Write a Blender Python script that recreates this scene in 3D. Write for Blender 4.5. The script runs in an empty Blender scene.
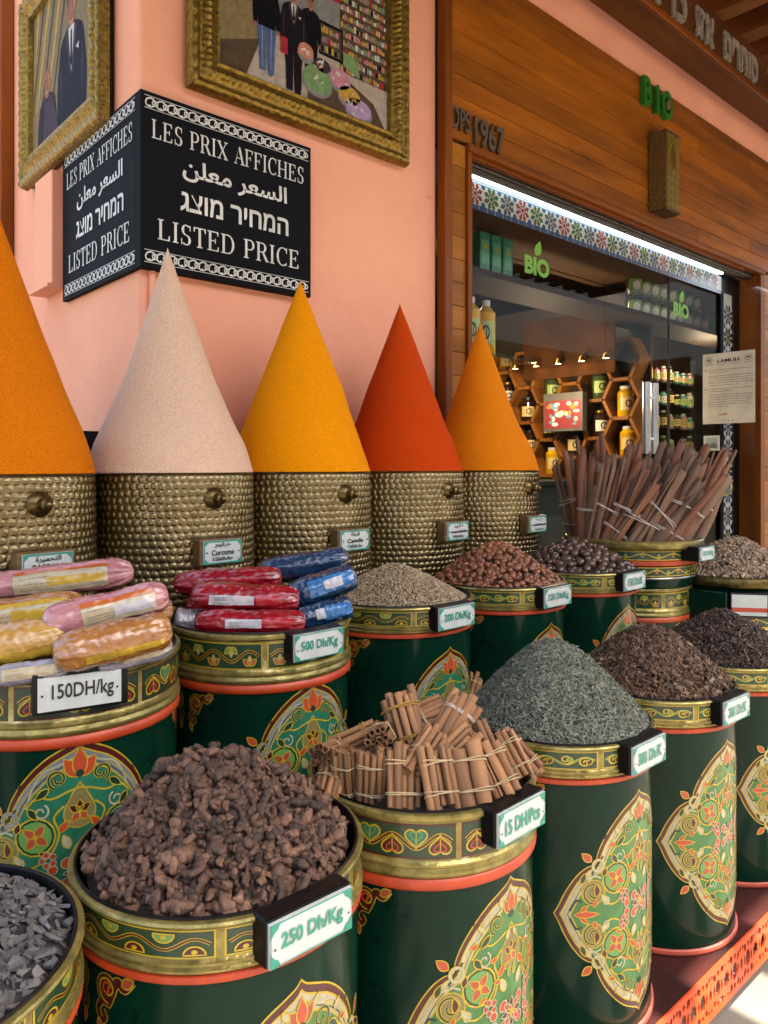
import bpy, bmesh, math, random
import numpy as np
from mathutils import Vector, Matrix, Euler
from math import sin, cos, pi, radians, sqrt, atan2, floor

R_ = random.Random(7)
SC = bpy.context.scene
COL = SC.collection
CZ = 1.25                                   # eye height
SN, CS = sin(radians(48)), cos(radians(48))


def eye(px, py, z):
    """A point z metres in front of the camera, seen at pixel px, py: used to measure places off the photograph."""
    x = (px - 384) / 748 * z
    return Vector((x * SN + z * CS, -x * CS + z * SN, CZ - (py - 465) / 748 * z))


# ------------------------------------------------------------------ materials
def lin(h):
    h = h.lstrip('#')
    c = [int(h[i:i + 2], 16) / 255 for i in (0, 2, 4)]
    return tuple((x / 12.92 if x <= .04045 else ((x + .055) / 1.055) ** 2.4) for x in c)


MATS = {}


def mat(name, col, rough=.5, metal=0., coat=0., col2=None, nscale=8., namt=.35, bump=0., bscale=60., island=0., emit=0.,
        alpha=1., spec=.5, stretch=(1, 1, 1), voronoi=0., sss=0., bdist=.01, wear=None, wearamt=.5, wscale=14.):
    if name in MATS:
        return MATS[name]
    m = bpy.data.materials.new(name)
    m.use_nodes = True
    nt = m.node_tree
    N, L = nt.nodes, nt.links
    b = N['Principled BSDF']
    if isinstance(col, str): col = lin(col)
    if isinstance(col2, str): col2 = lin(col2)
    b.inputs['Roughness'].default_value = rough
    b.inputs['Metallic'].default_value = metal
    b.inputs['Coat Weight'].default_value = coat
    b.inputs['Coat Roughness'].default_value = .12
    b.inputs['Specular IOR Level'].default_value = spec
    tc = N.new('ShaderNodeTexCoord')
    mp = N.new('ShaderNodeMapping')
    mp.inputs['Scale'].default_value = stretch
    L.new(tc.outputs['Object'], mp.inputs['Vector'])
    nz = N.new('ShaderNodeTexNoise')
    nz.inputs['Scale'].default_value = nscale
    nz.inputs['Detail'].default_value = 6
    nz.inputs['Roughness'].default_value = .65
    L.new(mp.outputs[0], nz.inputs['Vector'])
    ramp = N.new('ShaderNodeMapRange')
    ramp.inputs['From Min'].default_value = .3
    ramp.inputs['From Max'].default_value = .7
    L.new(nz.outputs['Fac'], ramp.inputs['Value'])
    mx = N.new('ShaderNodeMix'); mx.data_type = 'RGBA'
    c2 = col2 if col2 else tuple(c * (1 - namt) for c in col)
    mx.inputs['A'].default_value = (*col, 1)
    mx.inputs['B'].default_value = (*c2, 1)
    L.new(ramp.outputs[0], mx.inputs['Factor'])
    out = mx.outputs['Result']
    if island:
        gi = N.new('ShaderNodeNewGeometry')
        oi = N.new('ShaderNodeObjectInfo')
        ad = N.new('ShaderNodeMath'); ad.operation = 'ADD'
        L.new(gi.outputs['Random Per Island'], ad.inputs[0]); L.new(oi.outputs['Random'], ad.inputs[1])
        fr = N.new('ShaderNodeMath'); fr.operation = 'FRACT'
        L.new(ad.outputs[0], fr.inputs[0])
        mr = N.new('ShaderNodeMapRange')
        mr.inputs['To Min'].default_value = 1 - island
        mr.inputs['To Max'].default_value = 1 + island
        L.new(fr.outputs[0], mr.inputs['Value'])
        hs = N.new('ShaderNodeHueSaturation')
        L.new(mr.outputs[0], hs.inputs['Value'])
        L.new(out, hs.inputs['Color'])
        out = hs.outputs['Color']
    if wear:
        n2 = N.new('ShaderNodeTexNoise'); n2.inputs['Scale'].default_value = wscale; n2.inputs['Detail'].default_value = 8
        n2.inputs['Roughness'].default_value = .75
        L.new(tc.outputs['Object'], n2.inputs['Vector'])
        m2 = N.new('ShaderNodeMapRange'); m2.inputs['From Min'].default_value = 1 - wearamt * .72; m2.inputs['From Max'].default_value = 1.08 - wearamt * .72
        L.new(n2.outputs['Fac'], m2.inputs['Value'])
        mw = N.new('ShaderNodeMix'); mw.data_type = 'RGBA'
        mw.inputs['B'].default_value = (*(lin(wear) if isinstance(wear, str) else wear), 1)
        L.new(m2.outputs[0], mw.inputs['Factor']); L.new(out, mw.inputs['A'])
        out = mw.outputs['Result']
    L.new(out, b.inputs['Base Color'])
    if bump:
        if voronoi:
            bn = N.new('ShaderNodeTexVoronoi'); bn.inputs['Scale'].default_value = bscale
            ho = bn.outputs['Distance']
        else:
            bn = N.new('ShaderNodeTexNoise'); bn.inputs['Scale'].default_value = bscale
            bn.inputs['Detail'].default_value = 5
            ho = bn.outputs['Fac']
        L.new(mp.outputs[0], bn.inputs['Vector'])
        bp = N.new('ShaderNodeBump'); bp.inputs['Strength'].default_value = bump
        bp.inputs['Distance'].default_value = bdist
        L.new(ho, bp.inputs['Height'])
        L.new(bp.outputs[0], b.inputs['Normal'])
    if emit:
        b.inputs['Emission Color'].default_value = (*col, 1)
        b.inputs['Emission Strength'].default_value = emit
    if sss:
        b.inputs['Subsurface Weight'].default_value = sss
        b.inputs['Subsurface Scale'].default_value = .01
    if alpha < 1: b.inputs['Alpha'].default_value = alpha
    MATS[name] = m
    return m


def wood(name, a, b, axis='x', rough=.45, coat=.25, island=.22, scale=9.):
    st = {'x': (.12, 1, 1), 'z': (1, 1, .12), 'y': (1, .12, 1)}[axis]
    return mat(name, a, .55, coat=min(coat, .05), spec=.15, col2=b, nscale=scale, island=island, stretch=st, bump=.18, bscale=70, bdist=.004)


def glass(name, tint=(1, 1, 1), rough=.02, refl=1.0):
    if name in MATS: return MATS[name]
    m = bpy.data.materials.new(name); m.use_nodes = True
    nt = m.node_tree; N, L = nt.nodes, nt.links
    for n in list(N):
        if n.type != 'OUTPUT_MATERIAL': N.remove(n)
    o = [n for n in N][0]
    t = N.new('ShaderNodeBsdfTransparent'); t.inputs[0].default_value = (*tint, 1)
    g = N.new('ShaderNodeBsdfGlossy'); g.inputs['Roughness'].default_value = rough
    f = N.new('ShaderNodeFresnel'); f.inputs['IOR'].default_value = 1.5
    k = N.new('ShaderNodeMath'); k.operation = 'MULTIPLY'; k.inputs[1].default_value = refl
    gm = N.new('ShaderNodeNewGeometry'); iv = N.new('ShaderNodeMath'); iv.operation = 'SUBTRACT'; iv.inputs[0].default_value = 1
    L.new(gm.outputs['Backfacing'], iv.inputs[1])
    k2 = N.new('ShaderNodeMath'); k2.operation = 'MULTIPLY'
    L.new(f.outputs[0], k2.inputs[0]); L.new(iv.outputs[0], k2.inputs[1]); L.new(k2.outputs[0], k.inputs[0])
    mx = N.new('ShaderNodeMixShader')
    L.new(k.outputs[0], mx.inputs[0]); L.new(t.outputs[0], mx.inputs[1]); L.new(g.outputs[0], mx.inputs[2])
    L.new(mx.outputs[0], o.inputs[0])
    MATS[name] = m
    return m


def film(name, a, b, c, scale=34.):
    """Crinkled cling film over a coloured filling."""
    if name in MATS: return MATS[name]
    m = mat(name, a, .16, coat=1., col2=b, nscale=scale, bump=.55, bscale=75, bdist=.009, stretch=(.5, 1, 1), wear=c, wearamt=.53, wscale=100.)
    return m


G = lambda n: MATS[n]
green = mat('dark_green_lacquer', '#073222', .24, coat=.22, spec=.06, col2='#05241a', namt=.35, nscale=5, bump=.05, bscale=16, bdist=.01, wear='#03160f', wearamt=.55, wscale=9)
gold = mat('gold_paint', '#bba963', .3, .6, col2='#6f6a38', nscale=30, bump=.45, bscale=45, bdist=.006, wear='#e6dcb4', wearamt=.5, wscale=22)
orange = mat('orange_paint', '#c64a1c', .45, col2='#a4361c', nscale=20, bump=.2, bscale=40, wear='#7a2a16', wearamt=.5)
salmon = mat('salmon_paint', '#b4523f', .45, col2='#9a3f2e', nscale=20)
black = mat('black_plastic', '#08080a', .4, coat=.06, spec=.2, namt=.3, bump=.1, bscale=30)
P_GOLD = mat('art_yellow', '#d4b92f', .35, .15, col2='#b3981f', nscale=60, coat=.3, wear='#26301c', wearamt=.43, wscale=60)
P_RED = mat('art_dark_red', '#54120d', .4, col2='#430d0a', nscale=40, coat=.3, wear='#26301c', wearamt=.43, wscale=60)
P_ORA = mat('art_orange', '#c04a20', .4, col2='#b5452a', nscale=40, coat=.3, wear='#26301c', wearamt=.43, wscale=60)
P_CRM = mat('art_cream', '#c2bd9c', .4, col2='#a19d80', nscale=40, coat=.3, wear='#26301c', wearamt=.43, wscale=60)
P_SIL = mat('art_silver', '#8e9799', .4, .2, col2='#6f7b80', nscale=40, coat=.3, wear='#26301c', wearamt=.43, wscale=60)
P_GRN = mat('art_green', '#43823f', .4, col2='#326b34', nscale=30, coat=.3, wear='#26301c', wearamt=.43, wscale=60)
P_TEA = mat('art_teal_green', '#25795a', .4, col2='#1b6347', nscale=30, coat=.3, wear='#26301c', wearamt=.43, wscale=60)
P_DGR = mat('art_deep_green', '#123f24', .4, col2='#0d321d', nscale=30, coat=.3, wear='#26301c', wearamt=.43, wscale=60)
P_PNK = mat('art_pink', '#b5523c', .4, col2='#99422f', nscale=40, coat=.3, wear='#26301c', wearamt=.43, wscale=60)
P_LIM = mat('art_lime', '#64964a', .4, col2='#649650', nscale=40, coat=.3, wear='#26301c', wearamt=.43, wscale=60)
P_BEI = mat('art_beige', '#8a7f4c', .4, col2='#6f6538', nscale=40, coat=.3, wear='#26301c', wearamt=.43, wscale=60)
WHITE = mat('white_plate', '#d6dcd6', .4, col2='#bcc4c0', nscale=25, wear='#8f8d80', wearamt=.46, wscale=60)
TEAL = mat('teal_print', '#2f9a80', .4, col2='#23806a', nscale=40)
INK = mat('black_ink', '#17181a', .5)
ART = [P_GOLD, P_RED, P_ORA, P_CRM, P_SIL, P_GRN, P_TEA, P_DGR, P_PNK, P_LIM, P_BEI, gold]
YEL, RED, ORA, CRM, SIL, GRN, TEA, DGR, PNK, LIM, BEI, GOL = range(12)


# ------------------------------------------------------------------ mesh building
class MB:
    def __init__(s):
        s.v, s.f, s.m, s.s = [], [], [], []

    def add(s, vs, fs, m=0, smooth=False):
        k = len(s.v)
        s.v += [tuple(v) for v in vs]
        s.f += [tuple(i + k for i in f) for f in fs]
        s.m += [m] * len(fs)
        s.s += [smooth] * len(fs)

    def box(s, a, b, m=0, M=None):
        (x0, y0, z0), (x1, y1, z1) = a, b
        vs = [(x0, y0, z0), (x1, y0, z0), (x1, y1, z0), (x0, y1, z0), (x0, y0, z1), (x1, y0, z1), (x1, y1, z1), (x0, y1, z1)]
        if M is not None: vs = [M @ Vector(v) for v in vs]
        s.add(vs, [(0, 3, 2, 1), (4, 5, 6, 7), (0, 1, 5, 4), (1, 2, 6, 5), (2, 3, 7, 6), (3, 0, 4, 7)], m)

    def lathe(s, prof, seg=64, m=0, M=None, cap=False, smooth=True):
        vs, fs = [], []
        n = len(prof)
        for i in range(seg):
            a = 2 * pi * i / seg
            for r, z in prof: vs.append((r * cos(a), r * sin(a), z))
        for i in range(seg):
            j = (i + 1) % seg
            for k in range(n - 1):
                fs.append((i * n + k, j * n + k, j * n + k + 1, i * n + k + 1))
        if cap:
            fs.append(tuple(i * n for i in range(seg))[::-1])
            fs.append(tuple(i * n + n - 1 for i in range(seg)))
        if M is not None: vs = [M @ Vector(v) for v in vs]
        s.add(vs, fs, m, smooth)

    def tube(s, pts, r, seg=8, m=0, closed=False, cap=True):
        pts = [Vector(p) for p in pts]
        n = len(pts)
        vs, fs = [], []
        for i, p in enumerate(pts):
            if closed: t = pts[(i + 1) % n] - pts[i - 1]
            else: t = pts[min(i + 1, n - 1)] - pts[max(i - 1, 0)]
            t.normalize()
            up = Vector((0, 0, 1)) if abs(t.z) < .9 else Vector((1, 0, 0))
            a = t.cross(up).normalized(); b = a.cross(t)
            rr = r[i] if isinstance(r, (list, tuple)) else r
            for k in range(seg):
                an = 2 * pi * k / seg
                vs.append(p + a * (rr * cos(an)) + b * (rr * sin(an)))
        for i in range(n if closed else n - 1):
            j = (i + 1) % n
            for k in range(seg):
                l = (k + 1) % seg
                fs.append((i * seg + k, i * seg + l, j * seg + l, j * seg + k))
        if cap and not closed:
            fs.append(tuple(range(seg))[::-1]); fs.append(tuple(range((n - 1) * seg, n * seg)))
        s.add(vs, fs, m, True)

    def build(s, name, mats, parent=None, loc=(0, 0, 0), rot=(0, 0, 0), sharp=38, bevel=0):
        me = bpy.data.meshes.new(name)
        me.from_pydata(s.v, [], s.f)
        if not isinstance(mats, (list, tuple)): mats = [mats]
        for m in mats: me.materials.append(m)
        me.polygons.foreach_set('material_index', s.m)
        me.polygons.foreach_set('use_smooth', s.s)
        me.update()
        if any(s.s): me.set_sharp_from_angle(angle=radians(sharp))
        o = link(name, me, parent, loc, rot)
        if bevel:
            b = o.modifiers.new('edge', 'BEVEL'); b.width = bevel; b.segments = 2; b.limit_method = 'ANGLE'
        return o


def link(name, me, parent=None, loc=(0, 0, 0), rot=(0, 0, 0)):
    o = bpy.data.objects.new(name, me)
    COL.objects.link(o)
    o.location = loc; o.rotation_euler = rot
    if parent: o.parent = parent
    return o


def tag(o, label, cat, group=None, kind=None):
    o['label'] = label; o['category'] = cat
    if group: o['group'] = group
    if kind: o['kind'] = kind
    return o


def thing(name, label, cat, loc=(0, 0, 0), rot=(0, 0, 0), group=None):
    o = bpy.data.objects.new(name, None)
    o.empty_display_size = .05
    COL.objects.link(o)
    o.location = loc; o.rotation_euler = rot
    return tag(o, label, cat, group)


def struct(o, label=None, cat=None):
    o['kind'] = 'structure'
    if label: o['label'] = label
    if cat: o['category'] = cat
    return o


def kids(o): return [c for c in bpy.data.objects if c.parent == o]


def copy_tree(o, parent=None, ch=None):
    if ch is None:
        ch = {}
        for c in list(COL.objects):
            if c.parent: ch.setdefault(c.parent.name, []).append(c)
    c = o.copy(); COL.objects.link(c)
    if parent: c.parent = parent
    for k in ch.get(o.name, []): copy_tree(k, c, ch)
    return c


# ---- flat painting on a surface: u, v in metres -> a point, lay = paint layer
class Cyl:
    def __init__(s, R, z0=0., e=.00014, a0=0.):
        s.R, s.z0, s.e, s.a0 = R, z0, e, a0
        s.cut = R * radians(4)

    def __call__(s, u, v, lay):
        a = u / s.R + s.a0; r = s.R + .0006 + s.e * lay
        return (r * sin(a), -r * cos(a), s.z0 + v)


class Squash:
    """A painted band squeezed to the height of its collar."""
    def __init__(s, base, k): s.b, s.k, s.cut = base, k, base.cut
    def __call__(s, u, v, lay): return s.b(u, v * s.k, lay)


class Flat:
    def __init__(s, O=(0, 0, 0), ux=(1, 0, 0), uy=(0, 0, 1), e=.0004):
        s.O, s.ux, s.uy, s.e = Vector(O), Vector(ux), Vector(uy), e
        s.n = s.ux.cross(s.uy)
        s.cut = 0

    def __call__(s, u, v, lay):
        return tuple(s.O + s.ux * u + s.uy * v + s.n * (.0006 + s.e * lay))


def area(p): return sum(p[i - 1][0] * p[i][1] - p[i][0] * p[i - 1][1] for i in range(len(p))) / 2


CLIP = [None]


def clipped(pts):
    x0, y0, x1, y1 = CLIP[0]
    for ax, lim, sg in ((0, x0, 1), (0, x1, -1), (1, y0, 1), (1, y1, -1)):
        out = []
        for p, q in zip(pts, pts[1:] + pts[:1]):
            ip, iq = (p[ax] - lim) * sg >= 0, (q[ax] - lim) * sg >= 0
            if ip: out.append(p)
            if ip != iq:
                t = (lim - p[ax]) / (q[ax] - p[ax]); out.append((p[0] + (q[0] - p[0]) * t, p[1] + (q[1] - p[1]) * t))
        pts = out
        if len(pts) < 3: return []
    return pts


def fill(mb, S, pts, m, lay=0):
    pts = [(float(a), float(b)) for a, b in pts]
    if CLIP[0]:
        pts = clipped(pts)
        q = []
        for p in pts:
            if not q or (abs(p[0] - q[-1][0]) + abs(p[1] - q[-1][1])) > 1e-6: q.append(p)
        pts = q[:-1] if len(q) > 1 and abs(q[0][0] - q[-1][0]) + abs(q[0][1] - q[-1][1]) < 1e-6 else q
        if len(pts) < 3: return
    if area(pts) < 0: pts = pts[::-1]
    us = [p[0] for p in pts]
    bm = bmesh.new()
    try:
        bm.faces.new([bm.verts.new((a, b, 0)) for a, b in pts])
        bm.normal_update()
        bmesh.ops.triangulate(bm, faces=bm.faces[:], ngon_method='EAR_CLIP')
        if S.cut and max(us) - min(us) > S.cut:
            k = floor(min(us) / S.cut) + 1
            while k * S.cut < max(us):
                bmesh.ops.bisect_plane(bm, geom=bm.verts[:] + bm.edges[:] + bm.faces[:], plane_co=(k * S.cut, 0, 0), plane_no=(1, 0, 0))
                k += 1
        bm.verts.index_update()
        vs = [S(v.co.x, v.co.y, lay) for v in bm.verts]
        mb.add(vs, [tuple(v.index for v in f.verts) for f in bm.faces], m)
    finally:
        bm.free()


def stroke(mb, S, pts, w, m, lay=0, closed=False):
    P = [Vector((a, b)) for a, b in pts]
    if closed: P.append(P[0])
    Q = [P[0]]
    for a, b in zip(P, P[1:]):
        k = max(1, int((b - a).length / .01)) if S.cut else 1
        for i in range(1, k + 1): Q.append(a.lerp(b, i / k))
    n = len(Q)
    vs, fs = [], []
    for i in range(n):
        if closed and i in (0, n - 1): t = (Q[1] - Q[0]).normalized() + (Q[-1] - Q[-2]).normalized()
        else: t = Q[min(i + 1, n - 1)] - Q[max(i - 1, 0)]
        if t.length < 1e-9: t = Vector((1, 0))
        t.normalize()
        o = Vector((-t.y, t.x)) * (w / 2)
        a, b = Q[i] + o, Q[i] - o
        vs += [S(a.x, a.y, lay), S(b.x, b.y, lay)]
    for i in range(n - 1): fs.append((2 * i, 2 * i + 1, 2 * i + 3, 2 * i + 2))
    mb.add(vs, fs, m)


def ell(cx, cy, rx, ry=None, n=16, rot=0.):
    ry = rx if ry is None else ry
    c, s = cos(rot), sin(rot)
    return [(cx + rx * cos(t) * c - ry * sin(t) * s, cy + rx * cos(t) * s + ry * sin(t) * c) for t in [2 * pi * i / n for i in range(n)]]


def leaf(cx, cy, L, W, ang, bend=0.):
    out = []
    for sgn in (1, -1):
        rng = range(0, 8) if sgn == 1 else range(8, 0, -1)
        for i in rng:
            t = i / 8
            x = L * t; y = sgn * W / 2 * sin(pi * t ** .8) + bend * sin(pi * t)
            out.append((cx + x * cos(ang) - y * sin(ang), cy + x * sin(ang) + y * cos(ang)))
    return out


def spiral(cx, cy, r0, r1, turns, a0, n=26):
    return [(cx + (r0 + (r1 - r0) * i / n) * cos(a0 + 2 * pi * turns * i / n), cy + (r0 + (r1 - r0) * i / n) * sin(a0 + 2 * pi * turns * i / n)) for i in range(n + 1)]


def heart(cx, cy, w, h, dy):
    out = []
    for i in range(26):
        t = 2 * pi * i / 26
        out.append((cx + w * sin(t) ** 3, cy - dy * h * (13 * cos(t) - 5 * cos(2 * t) - 2 * cos(3 * t) - cos(4 * t)) / 15))
    return out


def smooth_poly(pts, n=5):
    """Catmull-Rom through open points."""
    P = [Vector(p) for p in pts]
    out = []
    for i in range(len(P) - 1):
        p0, p1, p2, p3 = P[max(i - 1, 0)], P[i], P[i + 1], P[min(i + 2, len(P) - 1)]
        for k in range(n):
            t = k / n
            q = .5 * ((2 * p1) + (p2 - p0) * t + (2 * p0 - 5 * p1 + 4 * p2 - p3) * t * t + (3 * p1 - p0 - 3 * p2 + p3) * t ** 3)
            out.append((q.x, q.y))
    out.append(tuple(P[-1]))
    return out


def outlined(mb, S, pts, m, lay, w=.0018, om=YEL):
    fill(mb, S, pts, m, lay)
    stroke(mb, S, pts, w, om, lay + 1, True)


_T = {}


def text_geo(body, bold=0.):
    k = (body, bold)
    if k in _T: return _T[k]
    c = bpy.data.curves.new('lettering', 'FONT'); c.body = body; c.size = 1; c.offset = bold; c.resolution_u = 3
    o = bpy.data.objects.new('lettering', c); COL.objects.link(o)
    bpy.context.view_layer.update()
    me = bpy.data.meshes.new_from_object(o.evaluated_get(bpy.context.evaluated_depsgraph_get()))
    vs = [(v.co.x, v.co.y) for v in me.vertices]; fs = [tuple(p.vertices) for p in me.polygons]
    bpy.data.objects.remove(o); bpy.data.meshes.remove(me); bpy.data.curves.remove(c)
    _T[k] = (vs, fs)
    return vs, fs


def text(mb, S, body, x, y, w, h, m, lay=2, bold=.012, depth=0.):
    """Lettering centred on x, y, fitted into w by h."""
    vs, fs = text_geo(body, bold)
    xs = [v[0] for v in vs]; ys = [v[1] for v in vs]
    kx = w / (max(xs) - min(xs)); ky = h / (max(ys) - min(ys))
    cx = (max(xs) + min(xs)) / 2; cy = (max(ys) + min(ys)) / 2
    q = [((a - cx) * kx + x, (b - cy) * ky + y) for a, b in vs]
    front = [S(a, b, lay) for a, b in q]
    mb.add(front, fs, m)
    if depth:
        nrm = S.n * depth
        fr = [Vector(p) + nrm for p in front]
        mb.add(fr, fs, m)
        ec = {}
        for f in fs:
            for a, b in zip(f, f[1:] + f[:1]): ec[(a, b)] = ec.get((a, b), 0) + 1
        sd = []
        n = len(front)
        for (a, b) in ec:
            if (b, a) not in ec: sd.append((a, b, b + n, a + n))
        mb.add(front + fr, sd, m)


# ---- a small serif alphabet (capitals), unit height
def arc(cx, cy, rx, ry, a0, a1, t0, t1, n=18):
    """A stroke whose thickness swells from t0 (at the poles) to t1 (at the sides)."""
    o, i = [], []
    for k in range(n + 1):
        a = radians(a0 + (a1 - a0) * k / n)
        th = t0 + (t1 - t0) * abs(cos(a))
        o.append((cx + rx * cos(a), cy + ry * sin(a)))
        i.append((cx + (rx - th) * cos(a), cy + (ry - min(th, t0 * 1.2)) * sin(a)))
    return ('strip', o, i)


def rect(x0, y0, x1, y1): return [(x0, y0), (x1, y0), (x1, y1), (x0, y1)]


def glyph(c):
    T, t = .13, .055           # stem, hairline
    sf = lambda x, y: rect(x - .075, y, x + T + .075, y + t)     # serif at foot/head
    stem = lambda x: [rect(x, 0, x + T, 1), sf(x, 0), sf(x, 1 - t)]
    if c == 'L': return .66, stem(.08) + [rect(.21, 0, .6, t), [(.6, 0), (.6, .26), (.55, .26), (.5, t), (.5, 0)]]
    if c == 'E': return .68, stem(.08) + [rect(.21, 0, .6, t), [(.61, 0), (.61, .24), (.565, .24), (.52, t), (.5, 0)], rect(.21, 1 - t, .58, 1), [(.59, 1), (.59, .78), (.545, .78), (.5, 1 - t), (.5, 1)], rect(.21, .49, .42, .49 + t), rect(.4, .39, .45, .64)]
    if c == 'F': return .64, stem(.08) + [rect(.21, 1 - t, .58, 1), [(.6, 1), (.6, .76), (.555, .76), (.51, 1 - t), (.5, 1)], rect(.21, .49, .42, .49 + t), rect(.4, .39, .45, .64)]
    if c == 'I': return .34, stem(.1)
    if c == 'H': return .84, stem(.08) + stem(.6) + [rect(.2, .48, .62, .48 + t)]
    if c == 'P': return .66, stem(.08) + [rect(.2, 1 - t, .38, 1), rect(.2, .44, .38, .44 + t), arc(.36, .72, .26, .28, 90, -90, t, T)]
    if c == 'R': return .74, stem(.08) + [rect(.2, 1 - t, .38, 1), rect(.2, .47, .38, .47 + t), arc(.36, .735, .25, .265, 90, -90, t, T), [(.34, .49), (.47, .49), (.72, t), (.76, t), (.76, 0), (.58, 0)]]
    if c == 'D': return .8, stem(.08) + [rect(.2, 1 - t, .38, 1), rect(.2, 0, .38, t), arc(.36, .5, .38, .5, 90, -90, t, T)]
    if c == 'C': return .74, [arc(.42, .5, .38, .515, 50, 310, t, T), rect(.63, .7, .68, 1), rect(.63, .02, .66, .2)]
    if c == 'S': return .6, [arc(.3, .745, .23, .27, 40, 270, t, T), arc(.3, .25, .25, .265, 90, -140, t, T), rect(.48, .72, .53, 1), rect(.05, .0, .1, .3)]
    if c == 'A': return .76, [[(.36, 1), (.46, 1), (.74, t), (.6, t), (.36, .82)], [(.36, 1), (.13, t), (.08, t), (.34, .92)], rect(.2, .32, .56, .32 + t), rect(0, 0, .24, t), rect(.5, 0, .82, t)]
    if c == 'X': return .78, [[(.06, 1 - t), (.21, 1 - t), (.74, t), (.59, t)], [(.12, t), (.18, t), (.68, 1 - t), (.62, 1 - t)], rect(0, 0, .28, t), rect(.5, 0, .8, t), rect(0, 1 - t, .28, 1), rect(.52, 1 - t, .78, 1)]
    if c == 'T': return .7, [rect(.285, 0, .415, 1), sf(.285, 0), rect(.03, 1 - t, .67, 1), [(.03, 1), (.03, .76), (.075, .76), (.13, 1)], [(.67, 1), (.67, .76), (.625, .76), (.57, 1)]]
    return .36, []


def serif(mb, S, s, x, y, w, h, m, lay=2):
    gs = [glyph(c) for c in s]
    tot = sum(g[0] + .06 for g in gs)
    k = w / tot
    cx = x - w / 2
    for wd, polys in gs:
        for i, p in enumerate(polys):
            if p[0] == 'strip':
                n = len(p[1])
                vs = [S(cx + a * k, y - h / 2 + b * h, lay + i * .12) for a, b in p[1] + p[2]]
                mb.add(vs, [(j, j + 1, n + j + 1, n + j) for j in range(n - 1)], m)
                continue
            fill(mb, S, [(cx + a * k, y - h / 2 + b * h) for a, b in p], m, lay + i * .12)
        cx += (wd + .06) * k


# ------------------------------------------------------------------ the world, sun and sky, camera
def setup():
    w = bpy.data.worlds.new('World'); SC.world = w
    w.use_nodes = True
    nt = w.node_tree
    sky = nt.nodes.new('ShaderNodeTexSky'); sky.sky_type = 'NISHITA'; sky.sun_disc = False
    bg = nt.nodes['Background']
    bg.inputs['Strength'].default_value = SKY
    nt.links.new(sky.outputs[0], bg.inputs['Color'])
    el, az = radians(SUN_EL), Vector(SUN_AZ).normalized()
    d = Vector((az.x * cos(el), az.y * cos(el), sin(el)))
    sky.sun_elevation = el
    sky.sun_rotation = atan2(d.x, d.y)
    sky.air_density = 1; sky.dust_density = 5
    sl = bpy.data.lights.new('sun', 'SUN'); sl.energy = SUN; sl.angle = radians(.5); sl.color = (1, .94, .85)
    so = bpy.data.objects.new('sun', sl); COL.objects.link(so)
    so.rotation_euler = d.to_track_quat('Z', 'Y').to_euler()
    c = bpy.data.cameras.new('camera'); co = bpy.data.objects.new('camera', c); COL.objects.link(co)
    c.sensor_fit = 'VERTICAL'; c.sensor_height = 36; c.lens = 748 / 1024 * 36
    c.shift_y = -47 / 1024
    c.clip_start = .02; c.clip_end = 500
    co.location = (0, 0, CZ)
    co.rotation_euler = (radians(90), 0, -atan2(CS, SN))
    SC.camera = co
    SC.view_settings.view_transform = 'Standard'; SC.view_settings.look = 'None'
    SC.view_settings.exposure = EXPOSURE; SC.view_settings.gamma = 1
    SC.view_settings.use_curve_mapping = False
    SC.view_settings.use_white_balance = True; SC.view_settings.white_balance_temperature = 6900; SC.view_settings.white_balance_tint = 10
    SC.cycles.max_bounces = 10; SC.cycles.diffuse_bounces = 5; SC.cycles.glossy_bounces = 4; SC.cycles.transparent_max_bounces = 16
    SC.cycles.use_denoising = True
    SC.cycles.sample_clamp_indirect = 6


SKY, SUN, EXPOSURE, SUN_EL, SUN_AZ = .15, 4.2, 2.6, 62, (.35, -.94)
setup()
# ------------------------------------------------------------------ the painted spice drum
DH, DR = .55, .186
QP = [(0, 1), (.04, .965), (.12, .93), (.25, .87), (.38, .77), (.49, .648), (.56, .525), (.575, .445)]
QL = [(.588, .43), (.665, .415), (.75, .362), (.835, .27), (.905, .165), (.957, .065), (1, 0)]
MA, MBH, MV = .182, .207, .246          # half width, half height, centre height


def med_outline(t=0.):
    q = smooth_poly(QP, 4) + smooth_poly(QL, 4)
    q = [(a * (MA - t), b * (MBH - t * 1.15)) for a, b in q]
    up = q + [(a, -b) for a, b in q[::-1][1:]]
    return up + [(-a, b) for a, b in up[::-1][1:-1]]


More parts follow.
